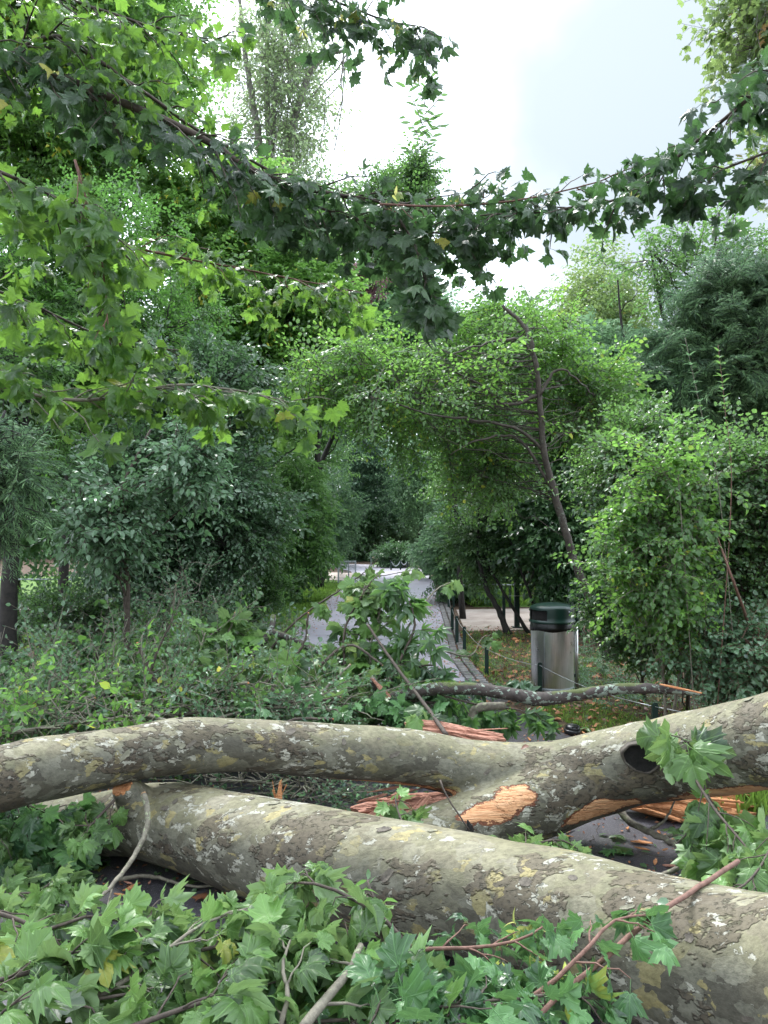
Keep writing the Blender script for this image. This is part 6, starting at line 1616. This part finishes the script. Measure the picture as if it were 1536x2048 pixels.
fg('plane branch with crowded leaves filling the lower left corner', [(-60, 2060, 1.6), (60, 2020, 1.65), (180, 2000, 1.7), (300, 1980, 1.75)], tsp=.06)
fg('dense dim leaves at the bottom edge beneath the lichened stick', [(380, 2080, 1.7), (520, 2050, 1.72), (660, 2040, 1.75), (800, 2040, 1.78)], mat='maple_low', key='maple_hi', leaf=.07, tsp=.05, tlen=.16, lsp=.06)
fg('leafy twig under the two largest drooping leaves', [(640, 1990, 1.95), (700, 1960, 2.0), (760, 1950, 2.0), (840, 1940, 2.0)], tsp=.09)

fg('dark leaves hanging over the broken left end of the nearest trunk', [(-60, 1590, 3.5), (20, 1600, 3.5), (80, 1620, 3.5), (140, 1650, 3.5)], mat='maple_low', key='maple_hi', leaf=.095, tsp=.045, tlen=.22, lsp=.07, hang=.8, up=0, face=.5)
fg('dark leaves low on the ground at the left edge under the raised trunk', [(-60, 1740, 3.6), (30, 1730, 3.6), (110, 1725, 3.6), (170, 1740, 3.6)], mat='maple_low', key='maple_hi', leaf=.08, tsp=.05, tlen=.2, lsp=.07, hang=.4)

for lab, a, b_, c_, d_, mt in [
  ('plane branch with big ragged leaves over the brush, above the orange torn stub', (200, 1420, 5.0), (260, 1380, 5.1), (330, 1340, 5.3), (400, 1320, 5.5), 'plane'),
  ('plane branch with glossy dark leaves in the brush at the far left', (-60, 1370, 5.8), (30, 1340, 6.0), (120, 1310, 6.2), (190, 1300, 6.4), 'maple_low'),
  ('plane branch with light leaves along the middle of the left heap', (350, 1420, 5.0), (430, 1380, 5.2), (500, 1340, 5.5), (560, 1330, 5.6), 'plane')]:
    leafy('broken_branch', lab, pts=pp(a, b_, c_, d_), r0=.012, r1=.004, key='plane', leaf=.085, mat=mt, wmat='twig_pale', tsp=.06, tlen=.25, lsp=.075, hang=.3, up_bias=.2, **HP)
hs2 = [
 ('pale stripped stick lying on the brush at far left, end snapped', (20, 1400, 5.0), (130, 1385, 5.1), (240, 1350, 5.2)),
 ('pale broken stick leaning right in the left heap, below the orange torn tips', (300, 1430, 4.8), (360, 1380, 5.0), (470, 1330, 5.2)),
 ('grey stick crossing under the mossy bough in the heap', (500, 1440, 4.8), (620, 1400, 5.0), (700, 1330, 5.2)),
 ('thin pale stick pointing up between brush and grass verge', (400, 1340, 5.8), (450, 1280, 6.0), (470, 1225, 6.0)),
 ('short splintered stick on the brush near the grey half-buried bough', (100, 1440, 4.8), (150, 1420, 4.8), (190, 1395, 4.8)),
 ('splintered stick pointing at the viewer in the middle of the heap', (470, 1375, 5.0), (482, 1368, 4.8), (496, 1366, 4.7)),
]
for lab, a, b_, c_ in hs2:
    stick('broken_stick', lab, pp(a, b_, c_), .013, .008, 'twig_pale', cat='stick', group='broken sticks in the brush heap', end='wood_orange' if 'splinter' in lab else 'wood_end')

for lab, a, b_, c_, d_, key, lf, mt in [
  ('plane branch with pale upturned leaves at the highest point of the heap', (740, 1330, 5.5), (745, 1270, 5.6), (760, 1210, 5.7), (720, 1175, 5.8), 'plane', .085, 'plane'),
  ('dark plane leaves massed behind the torn plank and lichened bough', (600, 1390, 5.9), (700, 1375, 5.8), (800, 1380, 5.7), (890, 1395, 5.7), 'plane', .085, 'maple_low'),
  ('wilted plane branch drooping over the mossy grey bough', (560, 1380, 5.5), (640, 1350, 5.5), (700, 1350, 5.4), (760, 1370, 5.3), 'plane', .075, 'plane')]:
    leafy('broken_branch', lab, pts=pp(a, b_, c_, d_), r0=.010, r1=.004, key=key, leaf=lf, mat=mt, wmat='twig_pale', tsp=.045, tlen=.26, lsp=.07, hang=.5, up_bias=.1, **HP)
for x0, x1, y0, y1, D, mt, lab in [(640, 760, 1000, 1128, 46, 'deep', 'dark shrub mass straight ahead where the path bends out of sight'),
                                   (740, 900, 960, 1120, 50, 'far', 'pale shrub mass beyond the chain, closing the far bend'),
                                   (560, 690, 1010, 1135, 38, 'mid', 'green shrub beyond the grey goal frame')]:
    c, r_ = box(x0, x1, y0, y1, D, 2.0); b = gp((x0 + x1) / 2, D)
    plant('far_shrub', lab, 'shrub', 'mid14', [(c, r_, 26)], b, stems=[[b, c]], tr=.06, mat=mt, cr=1.0, per=34, be=8, sc_=1.6, fill=.6, group='shrubs closing the far bend')

# loose plates of bark lifting off the two trunks
from mathutils.bvhtree import BVHTree
def flakes(parent, pts, rad, n, seed):
    r = np.random.default_rng(seed)
    tr_ = [o for o in parent.children if o.name.startswith('trunk')][0]
    me = tr_.data; off = np.array(parent.location)
    bvh = BVHTree.FromPolygons([v.co[:] for v in me.vertices], [p.vertices[:] for p in me.polygons])
    q = catmull(np.hstack([np.asarray(pts), np.asarray(rad)[:, None]]), 200)
    for k in range(n):
        i = int(r.integers(12, 150)); c = q[i, :3]; ax = nrm(q[i + 1, :3] - q[i - 1, :3])
        a = r.uniform(-.2, 2.3); side = nrm(np.cross(ax, UP)); side = side if side[1] < 0 else -side
        u2 = np.cross(side, ax); u2 = u2 if u2[2] > 0 else -u2
        d = side * math.cos(a) + u2 * math.sin(a)
        hit = bvh.find_nearest(Vector(c + d * q[i, 3] - off))
        if hit[0] is None: continue
        p = np.array(hit[0]) + off; nn = np.array(hit[1])
        L, W = r.uniform(.009, .030), r.uniform(.006, .018); th = r.uniform(0, 3.14)
        t1 = nrm(ax - nn * np.dot(ax, nn)); t2 = np.cross(nn, t1)
        e1 = t1 * math.cos(th * .3) + t2 * math.sin(th * .3); e2 = np.cross(nn, e1)
        m, w = 7, 5; vs = []
        curl = r.uniform(.02, .22)
        for x in np.linspace(-1, 1, m):
            for y_ in np.linspace(-1, 1, w):
                fx = x * (1 + r.normal(0, .10)); fy = y_ * math.sqrt(max(.12, 1 - .75 * x * x)) * (1 + r.normal(0, .14))
                h = .0004 + curl * W * (max(0, y_ + .2) ** 2 + .6 * max(0, abs(x) - .5) ** 2)
                vs.append(p + e1 * fx * L + e2 * fy * W + nn * h)
        vs = np.array(vs); f = []
        for x in range(m - 1):
            for y_ in range(w - 1):
                o_ = x * w + y_; f += [[o_, o_ + w, o_ + w + 1], [o_, o_ + w + 1, o_ + 1]]
        top = vs; bot = vs - nn * .0012; f = np.array(f); nv = len(top)
        rim = [x * w for x in range(m)] + [(m - 1) * w + y_ for y_ in range(1, w)] + [x * w + w - 1 for x in range(m - 2, -1, -1)] + [y_ for y_ in range(w - 2, 0, -1)]
        sf = []
        for z in range(len(rim)):
            A, B_ = rim[z], rim[(z + 1) % len(rim)]; sf += [[A, B_, B_ + nv], [A, B_ + nv, A + nv]]
        b = Buf(); b.add(np.vstack([top, bot]), np.vstack([f, f[:, ::-1] + nv, np.array(sf)]))
        b.build('bark_flake', M['flake'] if k % 3 else M['flake_pale'], parent, smooth=False)
M['flake'] = bark_mat('bark_flake_brown', (.055, .045, .035), (.15, .13, .10), scale=60)
M['flake_pale'] = bark_mat('bark_flake_olive', (.13, .125, .085), (.24, .23, .165), scale=60)
flakes(t_front, ft_pts, ft_r, 44, 5)
flakes(t_up, ut_pts, ut_r, 34, 6)

# green bits and crumbs knocked off by the fall, uncountable
b = Buf(); n = 1500
p = np.stack([rng.uniform(-2.4, 2.6, n), rng.uniform(2.4, 7.0, n), np.full(n, .02)], 1)
put_leaves(b, 'ellip', p, frames(rng.normal(0, 1, (n, 3)) * np.array([1, 1, .12]), nrm(UP + rng.normal(0, .4, (n, 3)))), rng.uniform(.012, .05, n))
o = b.build('torn_leaf_bits', M['mid'], smooth=False); tag(o, kind='stuff')
b = Buf()
for k in range(260):
    a0 = np.array([rng.uniform(-2.3, 2.5), rng.uniform(2.5, 7.0), .02]); a = rng.uniform(0, 6.28); l = rng.uniform(.03, .16)
    b.tube(curve_between(a0, a0 + np.array([math.cos(a), math.sin(a), .02]) * l, wig=.2, n=4), [.002, .0018, .0015, .001], 4)
o = b.build('twig_litter', M['twig'], smooth=False); tag(o, kind='stuff')
b = Buf(); n = 900; yy = rng.uniform(7.5, 22, n); xx = np.array([rng.uniform(road_left(q_), road_right(q_)) for q_ in yy])
put_leaves(b, 'ellip', np.stack([xx, yy, np.full(n, .02)], 1), frames(rng.normal(0, 1, (n, 3)) * np.array([1, 1, .1]), nrm(UP + rng.normal(0, .3, (n, 3)))), rng.uniform(.02, .07, n))
o = b.build('path_leaves', M['mid'], smooth=False); tag(o, kind='stuff')
# seam and lock on the bin
bin_ = [o for o in bpy.data.objects if o.name == 'litter_bin'][0]
v, f = boxm((bx - R_ * .55, by - R_ * .842, z0 + H / 2), (.003, .006, H - .03)); quick(v, f, 'door_seam', M['galv'], bin_, False)
v, f = lathe([(R_ * 1.002, 0), (R_ * 1.012, .004), (R_ * 1.012, .026), (R_ * 1.002, .03)], 64, (bx, by, z0 + .0)); quick(v, f, 'foot_ring', M['galv'], bin_)

for lab, a, b_, c_, d_, key, lf, mt in [
  ('maple branch with dark lobed leaves just above the raised trunk, left of the torn plank', (420, 1440, 4.7), (500, 1420, 4.8), (590, 1415, 4.8), (680, 1420, 4.8), 'maple', .07, 'maple_low'),
  ('plane branch with pale leaves arching over the brush below the young hornbeam', (180, 1400, 5.4), (240, 1330, 5.6), (310, 1290, 5.8), (380, 1300, 5.9), 'plane', .08, 'plane'),
  ('maple branch with dark lobed leaves near the left end of the raised trunk', (-80, 1470, 4.6), (20, 1440, 4.7), (110, 1425, 4.8), (200, 1425, 4.8), 'maple', .07, 'maple_low'),
  ('wilted plane twig sticking up beside the upright snapped branch', (350, 1420, 5.0), (370, 1360, 5.1), (400, 1300, 5.2), (410, 1265, 5.3), 'plane', .07, 'plane'),
  ('plane leaves on a low branch beyond the raised trunk, under the stout lichened branch', (440, 1420, 4.9), (510, 1400, 5.0), (580, 1390, 5.1), (640, 1400, 5.1), 'plane', .08, 'plane')]:
    leafy('broken_branch', lab, pts=pp(a, b_, c_, d_), r0=.010, r1=.004, key=key, leaf=lf, mat=mt, wmat='twig_pale', tsp=.05, tlen=.24, lsp=.065, hang=.4, up_bias=.15, **HP)
